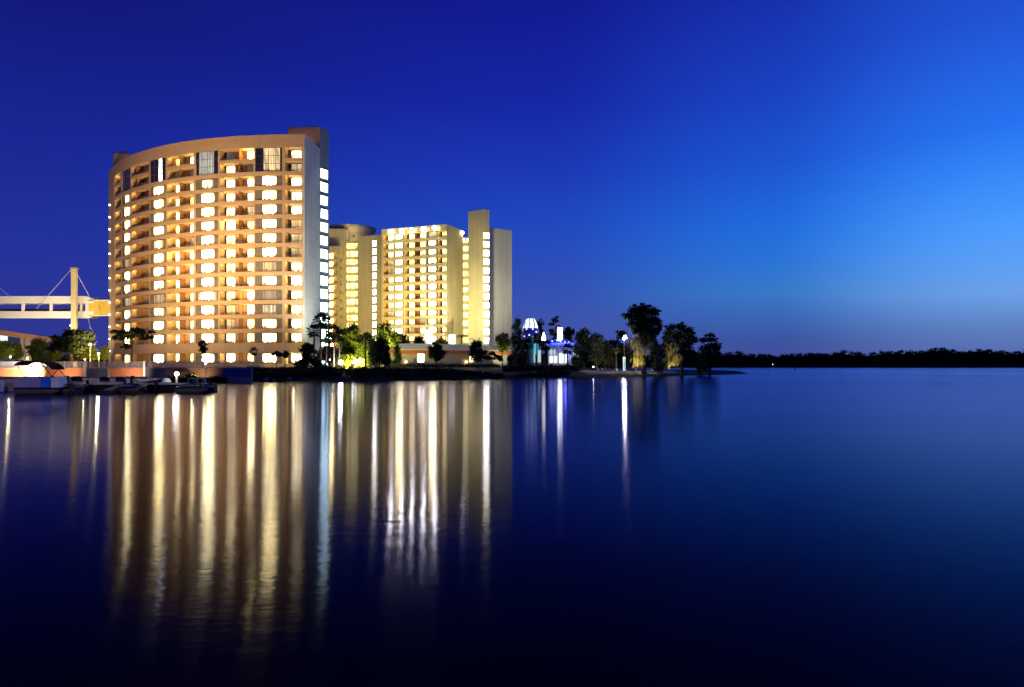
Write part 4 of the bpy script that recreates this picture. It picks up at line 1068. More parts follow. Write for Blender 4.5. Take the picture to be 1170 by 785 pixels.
# ------------------------------------------------------------------ sky bridge and concrete beamway
SB = 172.0
br = thing('footbridge', 'white covered footbridge running into the curved tower', 'footbridge', (X(60, SB), SB + 2, Z(364, SB)))
xa, xb = X(-90, SB), X(99, SB)
def tapered(b, y0, y1, e0, e1, dy0, dy1, m=0):
    """long beam then a taper to the plain walled link"""
    b.box(xa, xb, dy0, dy1, Z(y1, SB), Z(y0, SB), m)
    xc = X(106.5, SB)
    b.hexa([(xb, dy0, Z(y1, SB)), (xc, dy0, Z(e1, SB)), (xc, dy1, Z(e1, SB)), (xb, dy1, Z(y1, SB))], [(xb, dy0, Z(y0, SB)), (xc, dy0, Z(e0, SB)), (xc, dy1, Z(e0, SB)), (xb, dy1, Z(y0, SB))], m)
b = MB(); tapered(b, 338.4, 346.6, 342.4, 346.6, SB, SB + .6); tapered(b, 338.4, 346.6, 342.4, 346.6, SB + 4, SB + 4.6); b.build('upper_beam', 'white', br)
b = MB(); tapered(b, 355.6, 363.6, 355.6, 360.8, SB, SB + .6); b.box(xa, xb, SB + 4, SB + 4.6, Z(360, SB), Z(351.8, SB)); b.build('lower_beam', 'white', br)
b = MB(); b.box(xa, X(101, SB), SB + .6, SB + 4, Z(362.5, SB), Z(360.5, SB)); b.build('deck', 'brown_concrete', br)
b = MB(); b.box(xa, xb, SB + 3.9, SB + 4, Z(355.6, SB), Z(351.4, SB)); b.build('inner_rail', 'brown_concrete', br)
for u0, u1 in ((-6, -3.5), (24.2, 26.8), (56.4, 59), (91.2, 93.6)):
    b = MB(); b.box(X(u0, SB), X(u1, SB), SB + .05, SB + .55, Z(355.6, SB), Z(346.6, SB)); b.build('post', 'white', br)
b = MB(); b.box(X(97.5, SB), X(101.3, SB), SB - .02, SB + .62, Z(360.5, SB), Z(343, SB)); b.build('end_post', 'white', br)
b = MB(); b.box(X(101.3, SB), X(127, SB), SB + .1, SB + 4.4, Z(360, SB), Z(343.8, SB)); b.build('link_wall', 'yellow_wall', br)
b = MB(); b.box(X(101.3, SB), X(124.5, SB), SB, SB + .1, Z(361, SB), Z(360, SB)); b.box(X(101.3, SB), X(124.5, SB), SB, SB + 4.5, Z(343.8, SB), Z(342.6, SB)); b.build('link_trim', 'white', br)
PD = 169.0
py_ = thing('pylon', 'tall pale cable pylon in front of the footbridge', 'pylon', (X(84.5, PD), PD, GZ(84, PD)))
b = MB(); b.box(X(81, PD), X(83.4, PD), PD, PD + .8, 1.5, Z(307, PD)); b.box(X(83.4, PD), X(86.7, PD), PD + .12, PD + .75, 1.5, Z(307.5, PD)); b.build('shaft', 'cream', py_)
b = MB(); b.box(X(80.4, PD), X(87.4, PD), PD - .1, PD + .9, Z(307.4, PD), Z(305.6, PD)); b.build('cap', 'concrete', py_)
for (p, q) in (((82, 308), (33, 352)), ((88, 312), (95.5, 339)), ((101, 363), (110.5, 400)), ((-40, 296), (4, 339))):
    b = MB(); b.tube([(X(p[0], PD), PD - .2, Z(p[1], PD)), (X(q[0], PD), PD + 2.6 if q[1] < 390 else PD - .5, Z(q[1], PD))], .065, 6); b.build('cable', 'galv', py_)
pl = MB(); pl.lathe((0, 0, 0), [(.05, -.18), (.16, -.1), (.16, .1), (.05, .18)], 8); pl_me = pl.data('pylon_light', 'lamp_small')
for y in (372, 380, 386.5, 391): place('pylon_light', pl_me, py_, (X(81, PD), PD - .2, Z(y, PD)))
BW = 150.0
bw = thing('concrete_beamway', 'curved tan concrete beamway on two slim piers', 'beamway', (X(28, BW), BW, GZ(28, BW)))
b = MB(); pts = [(-60, 371.5, 378), (-20, 374, 381), (0, 376.2, 382.6), (12, 378.2, 384.3), (24, 380.6, 386.3), (32, 381.8, 387.2), (44, 384.2, 389.6), (56, 386.6, 391.5), (75, 390, 395)]
for (a0, t0, b0), (a1, t1, b1) in zip(pts, pts[1:]):
    ya, yb = BW + (a0 - 28) * .08, BW + (a1 - 28) * .08
    b.hexa([(X(a0, BW), ya, Z(b0, BW)), (X(a1, BW), yb, Z(b1, BW)), (X(a1, BW), yb + 1.2, Z(b1, BW)), (X(a0, BW), ya + 1.2, Z(b0, BW))], [(X(a0, BW), ya, Z(t0, BW)), (X(a1, BW), yb, Z(t1, BW)), (X(a1, BW), yb + 1.2, Z(t1, BW)), (X(a0, BW), ya + 1.2, Z(t0, BW))])
b.build('beam', 'brown_concrete', bw)
for u0, u1 in ((22.5, 25.3), (29.2, 32.2)):
    b = MB(); b.box(X(u0, BW), X(u1, BW), BW + .2, BW + 1.0, 1.0, Z(386.4, BW)); b.build('pier', 'concrete', bw)
# distant lit building at the frame edge
db = thing('distant_building', 'far building with bright white vertical windows under the beamway', 'building', (X(-12, 300), 300, GZ(-12, 300)))
b = MB(); b.box(X(-60, 300), X(9, 300), 300, 312, .5, Z(379.5, 300)); b.build('wall', 'pale', db)
for u0, u1, yb in ((-6, -3.4, 390), (-2.4, .2, 389.5), (1, 2.6, 389), (3.2, 5, 390.5), (5.7, 6.4, 389), (7, 8.6, 390.8)):
    b = MB(); b.box(X(u0, 300), X(u1, 300), 299.9, 300.1, Z(yb, 300), Z(381.6, 300)); b.build('window', 'white_glow', db)

# ------------------------------------------------------------------ pool towers and pavilion on the point
PT = 172.0
pt_ = thing('slide_tower', 'lit water slide tower with glowing white cap and blue drum', 'slide tower', (X(606, PT), PT, GZ(606, PT)))
pw_ = lambda px: px * PT / F
b = MB(); b.lathe((X(606.3, PT), PT, 0), [(pw_(8.9), Z(375, PT)), (pw_(7.0), Z(369, PT)), (pw_(4.7), Z(364.2, PT))], 16); b.build('cap', 'cap_glow', pt_, smooth=True)
b = MB()
for k in range(8):
    a = 2 * PI * k / 8 + .55; b.tube([(X(606.3, PT) + pw_(8.8) * math.cos(a), PT + pw_(8.8) * math.sin(a), Z(375.2, PT)), (X(606.3, PT) + pw_(7.3) * math.cos(a), PT + pw_(7.3) * math.sin(a), Z(369, PT)), (X(606.3, PT) + pw_(4.7) * math.cos(a), PT + pw_(4.7) * math.sin(a), Z(364.2, PT))], .15, 6)
b.build('cap_ribs', 'frame', pt_)
b = MB(); b.lathe((X(606.3, PT), PT, 0), [(pw_(7.5), Z(386, PT)), (pw_(9.4), Z(381, PT)), (pw_(9.4), Z(376.4, PT)), (pw_(8.9), Z(375.2, PT))], 20); b.build('drum', 'mosaic', pt_)
b = MB(); b.lathe((X(606.3, PT), PT, 0), [(pw_(4), 1), (pw_(3.4), Z(400, PT)), (pw_(4.2), Z(386, PT))], 16); b.build('shaft', 'teal', pt_)
sp_ = MB(); sp_.lathe((0, 0, 0), [(.06, -.15), (.18, -.08), (.18, .08), (.06, .15)], 8)
spw, spp = sp_.data('spotlight', 'bluewhite_glow'), sp_.data('spotlight', 'pink_glow')
for px, y, me_ in ((601.5, 376.5, spw), (608.5, 376.6, spw), (604.5, 383.2, spw), (599, 384.5, spp), (609, 384.8, spp), (612, 384, spp), (612.5, 379.5, spw)):
    place('spotlight', me_, pt_, (X(px, PT), PT - math.sqrt(max(.1, pw_(9.6) ** 2 - (px - 606.3) ** 2 * (PT / F) ** 2)) - .1, Z(y, PT)))
b = MB(); b.box(X(609.5, PT), X(614.5, PT), PT - 2.5, PT - 2.2, Z(405, PT), Z(393, PT)); b.build('lit_panel', 'teal_glow', pt_)
PV = 176.0
pv = thing('pool_pavilion', 'white lit pavilion with blue neon canopy and glowing roof lantern', 'pavilion', (X(643, PV), PV, GZ(643, PV)))
b = MB(); b.box(X(627, PV), X(662, PV), PV + 2.5, PV + 8, 1, Z(396, PV)); b.build('wall', 'white', pv)
cxp, rp = X(641.5, PV), pw_(16.5)
b = MB(); b.lathe((cxp, PV + 3.5, 0), [(rp, Z(394.6, PV)), (rp * 1.03, Z(393.6, PV)), (rp * .8, Z(389.5, PV)), (rp * .45, Z(387.2, PV)), (rp * .3, Z(386.4, PV))], 28, 0, .8); b.build('canopy', 'mosaic', pv)
b = MB()
for k in range(28):
    a0, a1 = 2 * PI * k / 28, 2 * PI * (k + .8) / 28; r0, r1 = rp * 1.04, rp * .99
    b.hexa([(cxp + r0 * math.cos(t_), PV + 3.5 + .8 * r0 * math.sin(t_), Z(394.4, PV)) for t_ in (a0, a1)] + [(cxp + r1 * math.cos(t_), PV + 3.5 + .8 * r1 * math.sin(t_), Z(394.4, PV)) for t_ in (a1, a0)],
           [(cxp + r0 * .93 * math.cos(t_), PV + 3.5 + .8 * r0 * .93 * math.sin(t_), Z(391.6, PV)) for t_ in (a0, a1)] + [(cxp + r1 * .93 * math.cos(t_), PV + 3.5 + .8 * r1 * .93 * math.sin(t_), Z(391.6, PV)) for t_ in (a1, a0)])
b.build('neon_band', 'blue_glow', pv)
for px in (627, 632.5, 638.5, 645, 651, 656.5):
    dx = X(px, PV) - cxp; yy = PV + 3.5 - .8 * math.sqrt(max(.01, (rp * .93) ** 2 - dx * dx))
    b = MB(); b.tube([(X(px, PV), yy, 1), (X(px, PV), yy, Z(394.6, PV))], .13, 8); b.build('column', 'white', pv)
for px, y in ((631, 389.8), (636.5, 389), (640.5, 390.4), (645.5, 390.6), (650, 391)):
    place('spotlight', spw, pv, (X(px, PV), PV + .2, Z(y, PV)))
b = MB(); b.box(X(638, PV), X(643.4, PV), PV + 2.4, PV + 3.6, Z(387, PV), Z(373.6, PV)); b.build('roof_lantern', 'hall_white', pv)
b = MB(); b.box(X(637.6, PV), X(643.8, PV), PV + 2.3, PV + 3.7, Z(373.6, PV), Z(372.9, PV)); b.build('lantern_cap', 'frame', pv)
for u0, u1, y0, y1, m_ in ((628, 634.5, 399.5, 405, 'green_glow'), (628, 636, 407, 414.4, 'white_glow'), (638, 642.6, 404, 414.6, 'cap_glow'), (643.2, 647.2, 403, 414.6, 'white_glow'), (648.6, 652.6, 399, 411, 'blue_soft'), (655, 658.5, 398, 407, 'green_glow'), (659, 661.6, 398, 409, 'teal_glow')):
    b = MB(); b.box(X(u0, PV + 2.4), X(u1, PV + 2.4), PV + 2.3, PV + 2.42, Z(y1, PV + 2.4), Z(y0, PV + 2.4)); b.build('lit_panel', m_, pv)
b = MB(); b.box(X(608, PV), X(619, PV), PV + 1, PV + 1.4, 1, Z(395, PV)); b.build('side_wall', 'beige', pv)
for u0, u1, y0 in ((609.5, 611.5, 403), (614.5, 618, 400)):
    b = MB(); b.box(X(u0, PV), X(u1, PV), PV + .9, PV + .99, Z(414, PV), Z(y0, PV)); b.build('lit_panel', 'green_glow', pv)
t = thing('torch_lamp', 'tall pole lamp with a white flame-shaped head near the pavilion', 'lamp', (X(621.3, 150), 150, GZ(621, 150)))
b = MB(); b.lathe((X(621.3, 150), 150, 0), [(.42, Z(388.6, 150)), (.44, Z(386.5, 150)), (.24, Z(383, 150)), (.05, Z(379.6, 150))], 12); b.build('flame_head', 'hall_white', t)
b = MB(); b.tube([(X(621.3, 150), 150, 1.0), (X(621.3, 150), 150, Z(388.5, 150))], .09, 8); b.build('pole', 'frame', t)
lamp('pavilion_fill', pv, (X(640, PV - 5), PV - 5, 4.5), (.9, 1.0, .9), 160, radius=.4)
lamp('neon_light', pv, (X(646, PV - 3), PV - 3.2, Z(393, PV)), (.08, .1, 1.0), 500, radius=.4)

# ------------------------------------------------------------------ hedges, bank plants, rocks
def hedge(label, pts, h, w_, n, leaf=.35):
    cl = []
    for (p0, d0), (p1, d1) in zip(pts, pts[1:]):
        L_ = math.hypot(X(p1, d1) - X(p0, d0), d1 - d0); k = max(2, int(L_ / 1.1))
        for i in range(k):
            q = i / k; d = d0 + (d1 - d0) * q; px = p0 + (p1 - p0) * q; g = GZ(px, d); hh = h * (0.85 + .25 * random.random())
            cl.append((X(px, d), d, g + hh * .45, .9, w_, hh * .55, 1))
    me = leaf_mesh('hedge', cl, n, leaf, 'hedge', int(pts[0][0]))
    o = bpy.data.objects.new('hedge', me); COL.objects.link(o); tag(o, label, 'hedge'); return o
hedge('low dark hedge on the bank from the blue wall panel to the palms', [(286, 112), (330, 114), (392, 117)], 1.15, 1.0, 4500)
hedge('dark clipped hedge on the bank below the pool house', [(392, 118), (470, 122), (578, 133)], 1.0, 1.0, 6500)
hedge('tall dark hedge on the bank before the pavilion and slide tower', [(578, 146), (620, 150), (664, 154)], 1.45, 1.2, 5000)
hedge('dark planting down the slope between the low hedge and the rocks', [(268, 106), (300, 109.5), (350, 112), (395, 114)], .9, 1.2, 4500)
hedge('dark waterside planting below the clipped hedge', [(400, 114), (470, 118), (560, 126), (600, 140.5), (655, 146)], .8, 1.2, 6500)
for i, (px, d, s, lb) in enumerate(((287, 105.2, .5, 'grey rock by the water below the blue panel'), (291, 105.8, .36, 'small grey rock touching the larger one below the blue panel'), (304, 107.9, .6, 'wide pale rock at the waterline between smaller rocks'),
                                    (313, 108.3, .4, 'low grey rock at the waterline past the wide pale one'), (331, 109.4, .55, 'grey rock alone on the dark bank below the shrub palms'))):
    b = MB(); b.lathe((X(px, d), d, GZ(px, d) - .15), [(s * .8, 0), (s, s * .3), (s * .8, s * .65), (s * .3, s * .85)], 9, 0, .8)
    b.v = [(x + .12 * s * random.uniform(-1, 1), y, z + .1 * s * random.uniform(-1, 1)) for x, y, z in b.v]
    tag(b.build('rock', 'rock', org=(X(px, d), d, GZ(px, d))), lb, 'rock', 'rocks along the bank')
def bush(label, px, d, ytop, ybot, half, mat='leaf', n=700, leaf=.3, g=None):
    tree_seed[0] += 1
    gg = GZ(px, d) if g is None else g; h1 = Z(ytop, d) - gg; half_m = half * d / F
    me = leaf_mesh('bush', crown_clumps('bush', 0, h1, half_m, tree_seed[0]), n, leaf, mat, tree_seed[0])
    o = bpy.data.objects.new('bush', me); COL.objects.link(o); o.location = (X(px, d), d, gg); return tag(o, label, 'bush')
hedge('low dark shrubs along the lake wall of the pool house', [(446, 166), (500, 170), (572, 178)], .9, .8, 3000, .4)
for px_, d_, y0_, hf_, m_, lb_ in ((345, 117, 404, 9, 'hedge', 'dark bush under the short feathery palm'), (362, 118, 405, 10, 'hedge', 'dark bush under the tallest fan palm'),
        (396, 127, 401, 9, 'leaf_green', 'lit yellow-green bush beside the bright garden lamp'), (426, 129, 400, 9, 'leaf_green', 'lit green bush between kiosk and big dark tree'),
        (443, 127, 398, 9, 'leaf', 'dark green bush at the pool house gable'), (583, 160, 402, 9, 'leaf', 'dark bush at the pool house far end by the slim palm'),
        (658, 164, 404, 9, 'leaf', 'dark bush at the pavilion corner before the large oak'), (697, 175, 406, 9, 'leaf_olive', 'low olive bush below the small trees by the beach')):
    bush(lb_, px_, d_, y0_, 414, hf_, m_, 1100, .36)
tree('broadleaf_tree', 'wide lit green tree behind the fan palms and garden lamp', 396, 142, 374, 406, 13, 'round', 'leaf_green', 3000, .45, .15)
bush('small green bush beside the globe lamp on the dock', 193, 96, 425, 433, 7, 'leaf_olive')
bush('rounded dark green bush between globe lamp and pole lamp', 216, 97, 422.8, 434, 10.5, 'leaf', 1200)
bush('low dark bush at the waterline below the tan panel', 240, 99, 427, 436, 10, 'hedge')
hedge('dark waterside planting along the foot of the blue wall panel', [(248, 100.4), (270, 101.6), (292, 105)], 1.25, .9, 2600)

# ------------------------------------------------------------------ trees: west of the tower
tree('shade_tree', 'broad dark umbrella tree hiding the foot of the pylon', 80, 113, 370.5, 404, 25, 'umbrella', 'leaf', 5200, .42, .30, extra=[(20, 383, 8, 6), (-12, 392, 10, 9), (6, 396, 12, 9)])
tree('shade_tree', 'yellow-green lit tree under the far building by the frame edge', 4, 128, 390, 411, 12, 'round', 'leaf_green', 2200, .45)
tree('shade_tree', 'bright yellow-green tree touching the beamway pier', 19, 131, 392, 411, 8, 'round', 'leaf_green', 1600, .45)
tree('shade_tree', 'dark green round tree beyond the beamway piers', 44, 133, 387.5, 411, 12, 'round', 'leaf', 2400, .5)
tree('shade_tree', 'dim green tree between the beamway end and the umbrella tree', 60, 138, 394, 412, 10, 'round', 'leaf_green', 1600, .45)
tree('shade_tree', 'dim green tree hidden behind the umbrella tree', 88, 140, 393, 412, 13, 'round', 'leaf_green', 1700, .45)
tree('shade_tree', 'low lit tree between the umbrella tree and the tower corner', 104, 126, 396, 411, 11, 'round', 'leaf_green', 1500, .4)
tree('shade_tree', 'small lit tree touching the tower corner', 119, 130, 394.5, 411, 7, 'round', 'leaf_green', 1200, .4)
tree('umbrella_tree', 'sparse flat-topped tree standing before the tower wall, thin trunk', 151, 105, 374.5, 393, 22, 'sparse', 'leaf', 1900, .34, .11, extra=[(-7, 396, 5, 4), (-13, 380, 7, 2.5), (10, 381, 8, 4), (3, 377, 9, 2.6)])
tree('young_tree', 'slim young tree on the terrace above the pole lamp', 232, 106, 387.5, 404, 6.2, 'round', 'leaf', 700, .3, .06)
palm('thin little palm at the end of the blue wall panel', 290, 108.5, 396.5, 5, 'fan', trunk=.06)
tree('shrub_tree', 'dark mop-headed shrub tree in front of the brightest ground floor window', 316.5, 115, 400, 408.5, 6.5, 'umbrella', 'hedge', 800, .3, .07)
tree('shrub_tree', 'small dark shrub tree, thinnest of the row before the ground floor', 327, 115, 401, 409, 4.2, 'round', 'hedge', 500, .3, .07)
palm('short dark palm at the tower corner pier', 340, 116, 398, 7, 'feather', trunk=.10)
tree('broadleaf_tree', 'dark bushy tree in front of the blank end wall', 351, 119, 391, 414, 10, 'round', 'leaf', 1800, .4, .14)
for px, d, y, hf, lb in ((359, 121, 370, 8.3, 'shorter fan palm nearest the curved tower'), (366.5, 123, 357.5, 9, 'tallest fan palm of the clump by the stair windows'), (372.5, 120, 361, 7.5, 'fan palm close beside the tallest, crown overlapping it'),
                          (381.5, 122, 370.5, 9.5, 'thick-headed fan palm in the middle of the clump'), (388, 124, 376, 8, 'fan palm at the green-lit tree, trunk lit'), (377, 118, 380, 7, 'lowest dark fan palm of the clump by the stair windows')):
    palm(lb, px, d, y, hf, 'fan', 'fan palms by the stair windows', 'pale_bark' if px in (388, 381.5) else 'bark')
tree('broadleaf_tree', 'bright lime-green tree lit from below beside the palms', 404, 131, 370, 408, 15, 'round', 'leaf_green', 6500, .45, .16, extra=[(-8, 398, 9, 9), (9, 396, 9, 9)])
palm('dark feathery palm before the lime-green tree', 417.5, 119, 374, 12, 'feather', trunk=.13)
tree('broadleaf_tree', 'big dark tree at the pool house gable', 434, 124, 386, 414, 14, 'round', 'leaf', 4200, .42, .2)
tree('broadleaf_tree', 'lit green tree filling the gap behind the dark feathery palm', 419, 136, 380, 411, 12, 'round', 'leaf_green', 2600, .42, .14)
tree('broadleaf_tree', 'mid green tree rising behind the big dark one', 438, 160, 369, 398, 16, 'round', 'leaf_green', 2200, .5, .2)
tree('broadleaf_tree', 'dark shrubby tree over the pool house roof end', 458, 203, 382.5, 398, 14, 'round', 'leaf', 2000, .55, .2)
tree('broadleaf_tree', 'low dark tree behind the middle of the pool house roof', 480, 205, 385, 398, 9, 'round', 'leaf', 1400, .55, .2)
tree('broadleaf_tree', 'lit green tree between the big dark one and the pool house roof', 450, 170, 378, 400, 11, 'round', 'leaf_green', 1900, .45, .15)
tree('broadleaf_tree', 'low dark tree behind the pool house roof near the lit porch', 505, 206, 387, 398, 9, 'round', 'leaf', 1400, .5, .15)
tree('broadleaf_tree', 'dark low tree filling in below the fan palms', 376, 126, 396, 415, 17, 'round', 'hedge', 2400, .4, .12)
tree('slim_tree', 'narrow dark tree against the pool house fascia', 453.5, 150, 391, 414, 6.5, 'conifer', 'leaf', 1100, .35, .07)
tree('broadleaf_tree', 'round dark tree before the pool house doorway wall', 498.5, 150, 390, 413, 9.5, 'round', 'leaf', 2300, .38, .11, extra=[(-5, 406, 5, 5), (5, 404, 5, 6)])
tree('broadleaf_tree', 'dark tree half covering the second pool house doorway', 546, 152, 388, 413, 10.5, 'round', 'leaf', 2500, .38, .11, extra=[(-6, 405, 5, 6), (7, 402, 5, 5)])
tree('broadleaf_tree', 'low spreading dark tree at the pool house far end', 563, 153, 399, 413, 11, 'umbrella', 'hedge', 1500, .38, .1)
palm('lit palm rising behind the pool house roof', 527, 201, 377.5, 7, 'feather', trunk=.15)
bush('green bush behind the pool house roof beside the lit palm', 536, 200, 384, 398, 8, 'leaf_green', 900, .45)
tree('broadleaf_tree', 'pale green lit tree before the grey end block', 574, 190, 380.5, 402, 9.5, 'round', 'leaf_green', 2200, .5, .15)
# trees: around the pavilion
tree('broadleaf_tree', 'dark tree against the grey end block edge', 591, 215, 361.5, 410, 8, 'round', 'leaf', 1800, .6, .25)
tree('broadleaf_tree', 'dark tree behind the slide tower cap', 615, 220, 363.5, 410, 9.5, 'round', 'leaf', 2000, .6, .25)
tree('pine_tree', 'flat-topped pine behind the glowing roof lantern', 634, 212, 363.5, 392, 11, 'layered', 'leaf_olive', 2200, .6, .28)
tree('broadleaf_tree', 'dark rounded tree above the blue neon canopy end', 650, 212, 373, 402, 8.5, 'round', 'leaf', 1700, .6, .25)
for px, d, y, hf, lb in ((588.5, 150, 383, 5.5, 'slim dark palm below the grey end block'), (603.5, 148, 386.5, 7, 'dark palm under the blue slide drum'), (613.5, 149, 381, 6, 'dark palm beside the slide tower shaft'),
                         (624, 147, 388, 6.5, 'dark palm with thick trunk under the torch lamp'), (648.5, 149, 392, 7, 'dark palm before the white pavilion wall')):
    palm(lb, px, d, y, hf, 'fan', 'palms before the pavilion', trunk=.34 if px == 624 else .15)
tree('oak_tree', 'large dark oak beside the pavilion', 668, 172, 374.5, 414, 13.5, 'round', 'leaf', 3800, .5, .28)
tree('oak_tree', 'grey-green mossy oak next to the large dark oak', 682, 176, 380, 416, 12.5, 'round', 'leaf_grey', 3400, .5, .24)
tree('broadleaf_tree', 'small green tree between mossy oak and beach lamp', 692, 178, 388, 416, 9, 'round', 'leaf_olive', 2000, .45, .16, bark='pale_bark')
tree('broadleaf_tree', 'dark tree behind the small pale-trunked tree', 703, 198, 386, 416, 12, 'round', 'leaf', 2200, .55, .2)
tree('young_tree', 'small lit tree with pale thin trunk by the beach lamp', 703.5, 163, 395.5, 405, 5.6, 'umbrella', 'leaf_green', 600, .3, .09, bark='pale_bark')
tree('broadleaf_tree', 'dark low tree behind the oaks, seen between their trunks', 676, 200, 392, 417, 16, 'round', 'hedge', 2200, .55, .2)
tree('broadleaf_tree', 'dark low tree behind the beach lamp', 718, 205, 393, 418, 14, 'round', 'hedge', 2000, .55, .2)
tree('broadleaf_tree', 'dark low tree filling the gap between tall and middle cypress', 757, 200, 392, 419, 13, 'round', 'hedge', 2000, .5, .2)
tree('broadleaf_tree', 'dark low tree behind the slide tower palms', 600, 205, 386, 413, 12, 'round', 'hedge', 1800, .55, .2)
tree('cedar_tree', 'narrow dark cone-shaped tree behind the beach lamp', 720, 170, 388, 417, 5.5, 'conifer', 'hedge', 900, .4, .12)

def cypress(label, px, d, crown, moss, n, nm, trunk, seed, tp, ytop_trunk):
    """waterside cypress: ragged layered crown of given clumps, hanging moss, buttressed trunk"""
    g = GZ(px, d); t = thing('cypress_tree', label, 'cypress', (X(px, d), d, g), 'cypresses on the point')
    k = d / F
    def clp(rows): return [((x - px) * k, dy * k, Z(y, d) - g, rx * k * 1.08, rx * k, ry * k * 1.55) for x, y, rx, ry, dy in rows]
    rr_ = np.random.default_rng(seed + 40); sat = []
    for x, y, rx, ry, dy in crown:                               # ragged sprays standing out from the masses
        for _ in range(3):
            a = rr_.random() * 2 * PI; q = .22 + .2 * rr_.random(); u = .95 + .35 * rr_.random()
            sat.append((x + rx * u * math.cos(a), y + ry * 1.3 * u * math.sin(a), rx * q, ry * q * .7, dy + rx * .4 * rr_.normal()))
    o = bpy.data.objects.new('crown', leaf_mesh('crown', clp([(x, y, rx * .9, ry * .85, dy) for x, y, rx, ry, dy in crown] + sat), int(n * 2.2), .46, 'leaf', seed)); COL.objects.link(o); o.parent = t
    if moss:
        r = np.random.default_rng(seed); b = MB()
        for i in range(nm):
            x, y, rx, ry, dy = moss[r.integers(len(moss))]
            cx, cz, cy = (x + rx * r.normal() * .6 - px) * k, Z(y + ry * r.normal() * .5, d) - g, (dy + rx * .6 * r.normal()) * k
            L_ = .5 + 1.3 * r.random(); w_ = .05 + .09 * r.random(); a = r.random() * PI; ux, uy = math.cos(a) * w_, math.sin(a) * w_
            j = .12 * r.normal()
            b.face([(cx - ux, cy - uy, cz), (cx + ux, cy + uy, cz), (cx + ux * 1.4 + j, cy + uy * 1.4, cz - L_ * .5), (cx + j, cy, cz - L_), (cx - ux * 1.4 + j, cy - uy * 1.4, cz - L_ * .5)])
        o = bpy.data.objects.new('moss', b.data('moss', 'moss')); COL.objects.link(o); o.parent = t
    b = MB(); h = Z(ytop_trunk, d) - g
    b.tube([(0, 0, -.3), (0, 0, .8), (.1, 0, h * .5), ((tp - px) * k, 0, h)], [trunk * 2.0, trunk * 1.25, trunk, trunk * .4], 10)
    for x, y, rx, ry, dy in crown[::2]:
        c = Vector(((x - px) * k, dy * k, Z(y, d) - g)); s0 = Vector((.1, 0, max(1.5, min(h, c.z - .8) * .85)))
        b.tube([s0, s0.lerp(c, .6) + Vector((0, 0, .4)), c], [trunk * .35, trunk * .2, trunk * .08], 6)
    o = bpy.data.objects.new('trunk', b.data('trunk', 'bark', smooth=True)); COL.objects.link(o); o.parent = t
    return t
cypress('tall broad cypress with yellow-lit hanging moss beside the beach lamp', 736, 160,
        [(725, 354, 8, 3.5, 0), (736, 351.5, 8, 3, 4), (745, 356, 7, 4, -3), (719, 361, 7, 3.5, 2), (732, 361, 11, 5, 0), (746, 365, 8, 4, 3), (724, 370, 9, 4, -2), (738, 371, 11, 5, 2), (752, 369, 5, 3.5, 0), (730, 378, 9, 4, 3), (742, 380, 9, 5, -2),
         (711, 381, 5.5, 2.6, 0), (709, 384, 4, 2, 0), (745, 390, 8, 6, 4), (735, 388, 6, 5, 5), (748, 402, 6, 7, 4), (750, 378, 6, 4, 2)],
        [(725, 389, 5, 6, -3), (729, 398, 5, 9, -4), (727, 408, 4, 8, -3), (732, 412, 3, 5, -3), (748, 394, 6, 6, -3), (750, 408, 4, 5, -2)], 5200, 520, .42, 501, 735, 372)
cypress('middle cypress, lower than the tall one, moss patch lit yellow', 779, 171,
        [(768, 374, 7, 3, 0), (779, 373, 7, 3, 3), (786, 378, 7, 3.5, -2), (764, 382, 7, 4, 0), (776, 383, 9, 5, 2), (789, 386, 7, 4, 0), (783, 393, 9, 5, 3), (793, 388, 4, 2.5, 0), (772, 392, 7, 4, 4), (786, 402, 8, 6, 2), (776, 405, 7, 5, 5), (790, 412, 6, 6, 2), (762, 391, 5, 4, 3)],
        [(766, 400, 5, 6, -3), (771, 408, 4, 6, -3), (762, 412, 3, 5, -2), (768, 394, 5, 4, -3)], 4300, 420, .40, 502, 778, 385)
cypress('small cypress at the tip of the point with a tiered flat top', 811, 186,
        [(812, 383, 5.5, 1.8, 0), (804, 389, 6, 2, 0), (813, 388, 6, 2.2, 2), (817, 394, 5, 2.2, 0), (808, 397, 8, 3.5, 0), (819, 399, 5, 3, 2), (803, 405, 7, 5, -2), (814, 408, 8, 6, 0), (808, 416, 9, 5, 0), (821, 397, 3, 2, 1)],
        None, 2600, 0, .25, 503, 811, 392)
bush('dark undergrowth between the tall and middle cypresses', 752, 166, 405, 422, 12, 'leaf', 1300, .4)
bush('dark undergrowth at the foot of the small cypress', 800, 183, 408, 424, 11, 'leaf', 1000, .4)

# ------------------------------------------------------------------ lamps and small lit things
def globe_lamp(label, px, d, y, base, h_glow=.2, power=0, mat='lamp_white', name='post_lamp', post='white', col=(1, .9, .65), pr=.06):
    t = thing(name, label, 'lamp', (X(px, d), d, base))
    z = Z(y, d)
    b = MB(); b.tube([(X(px, d), d, base), (X(px, d), d, z - h_glow)], pr, 8); b.build('post', post, t)
    b = MB(); b.lathe((X(px, d), d, z), [(h_glow * .4, -h_glow), (h_glow, -h_glow * .4), (h_glow, h_glow * .4), (h_glow * .4, h_glow)], 12); b.build('globe', mat, t, smooth=True)
    if power: lamp('bulb', t, (X(px, d), d - h_glow - .25, z), col, power, radius=h_glow)
    return t
globe_lamp('white bollard lamp with bright globe standing on the dock', 202, 67, 427.3, DZ, .19, 70, 'lamp_white', 'bollard_lamp', 'galv', pr=.10)
globe_lamp('slim pole lamp at the dock end', 235, 66, 415.5, DZ, .11, 10, 'lamp_off', 'pole_lamp', 'galv', pr=.05)
globe_lamp('bright street lamp on a tall pole beside the tall cypress', 713.2, 164, 385.3, GZ(713, 164), .55, 500, 'lamp_beam', 'street_lamp', 'frame', pr=.09)
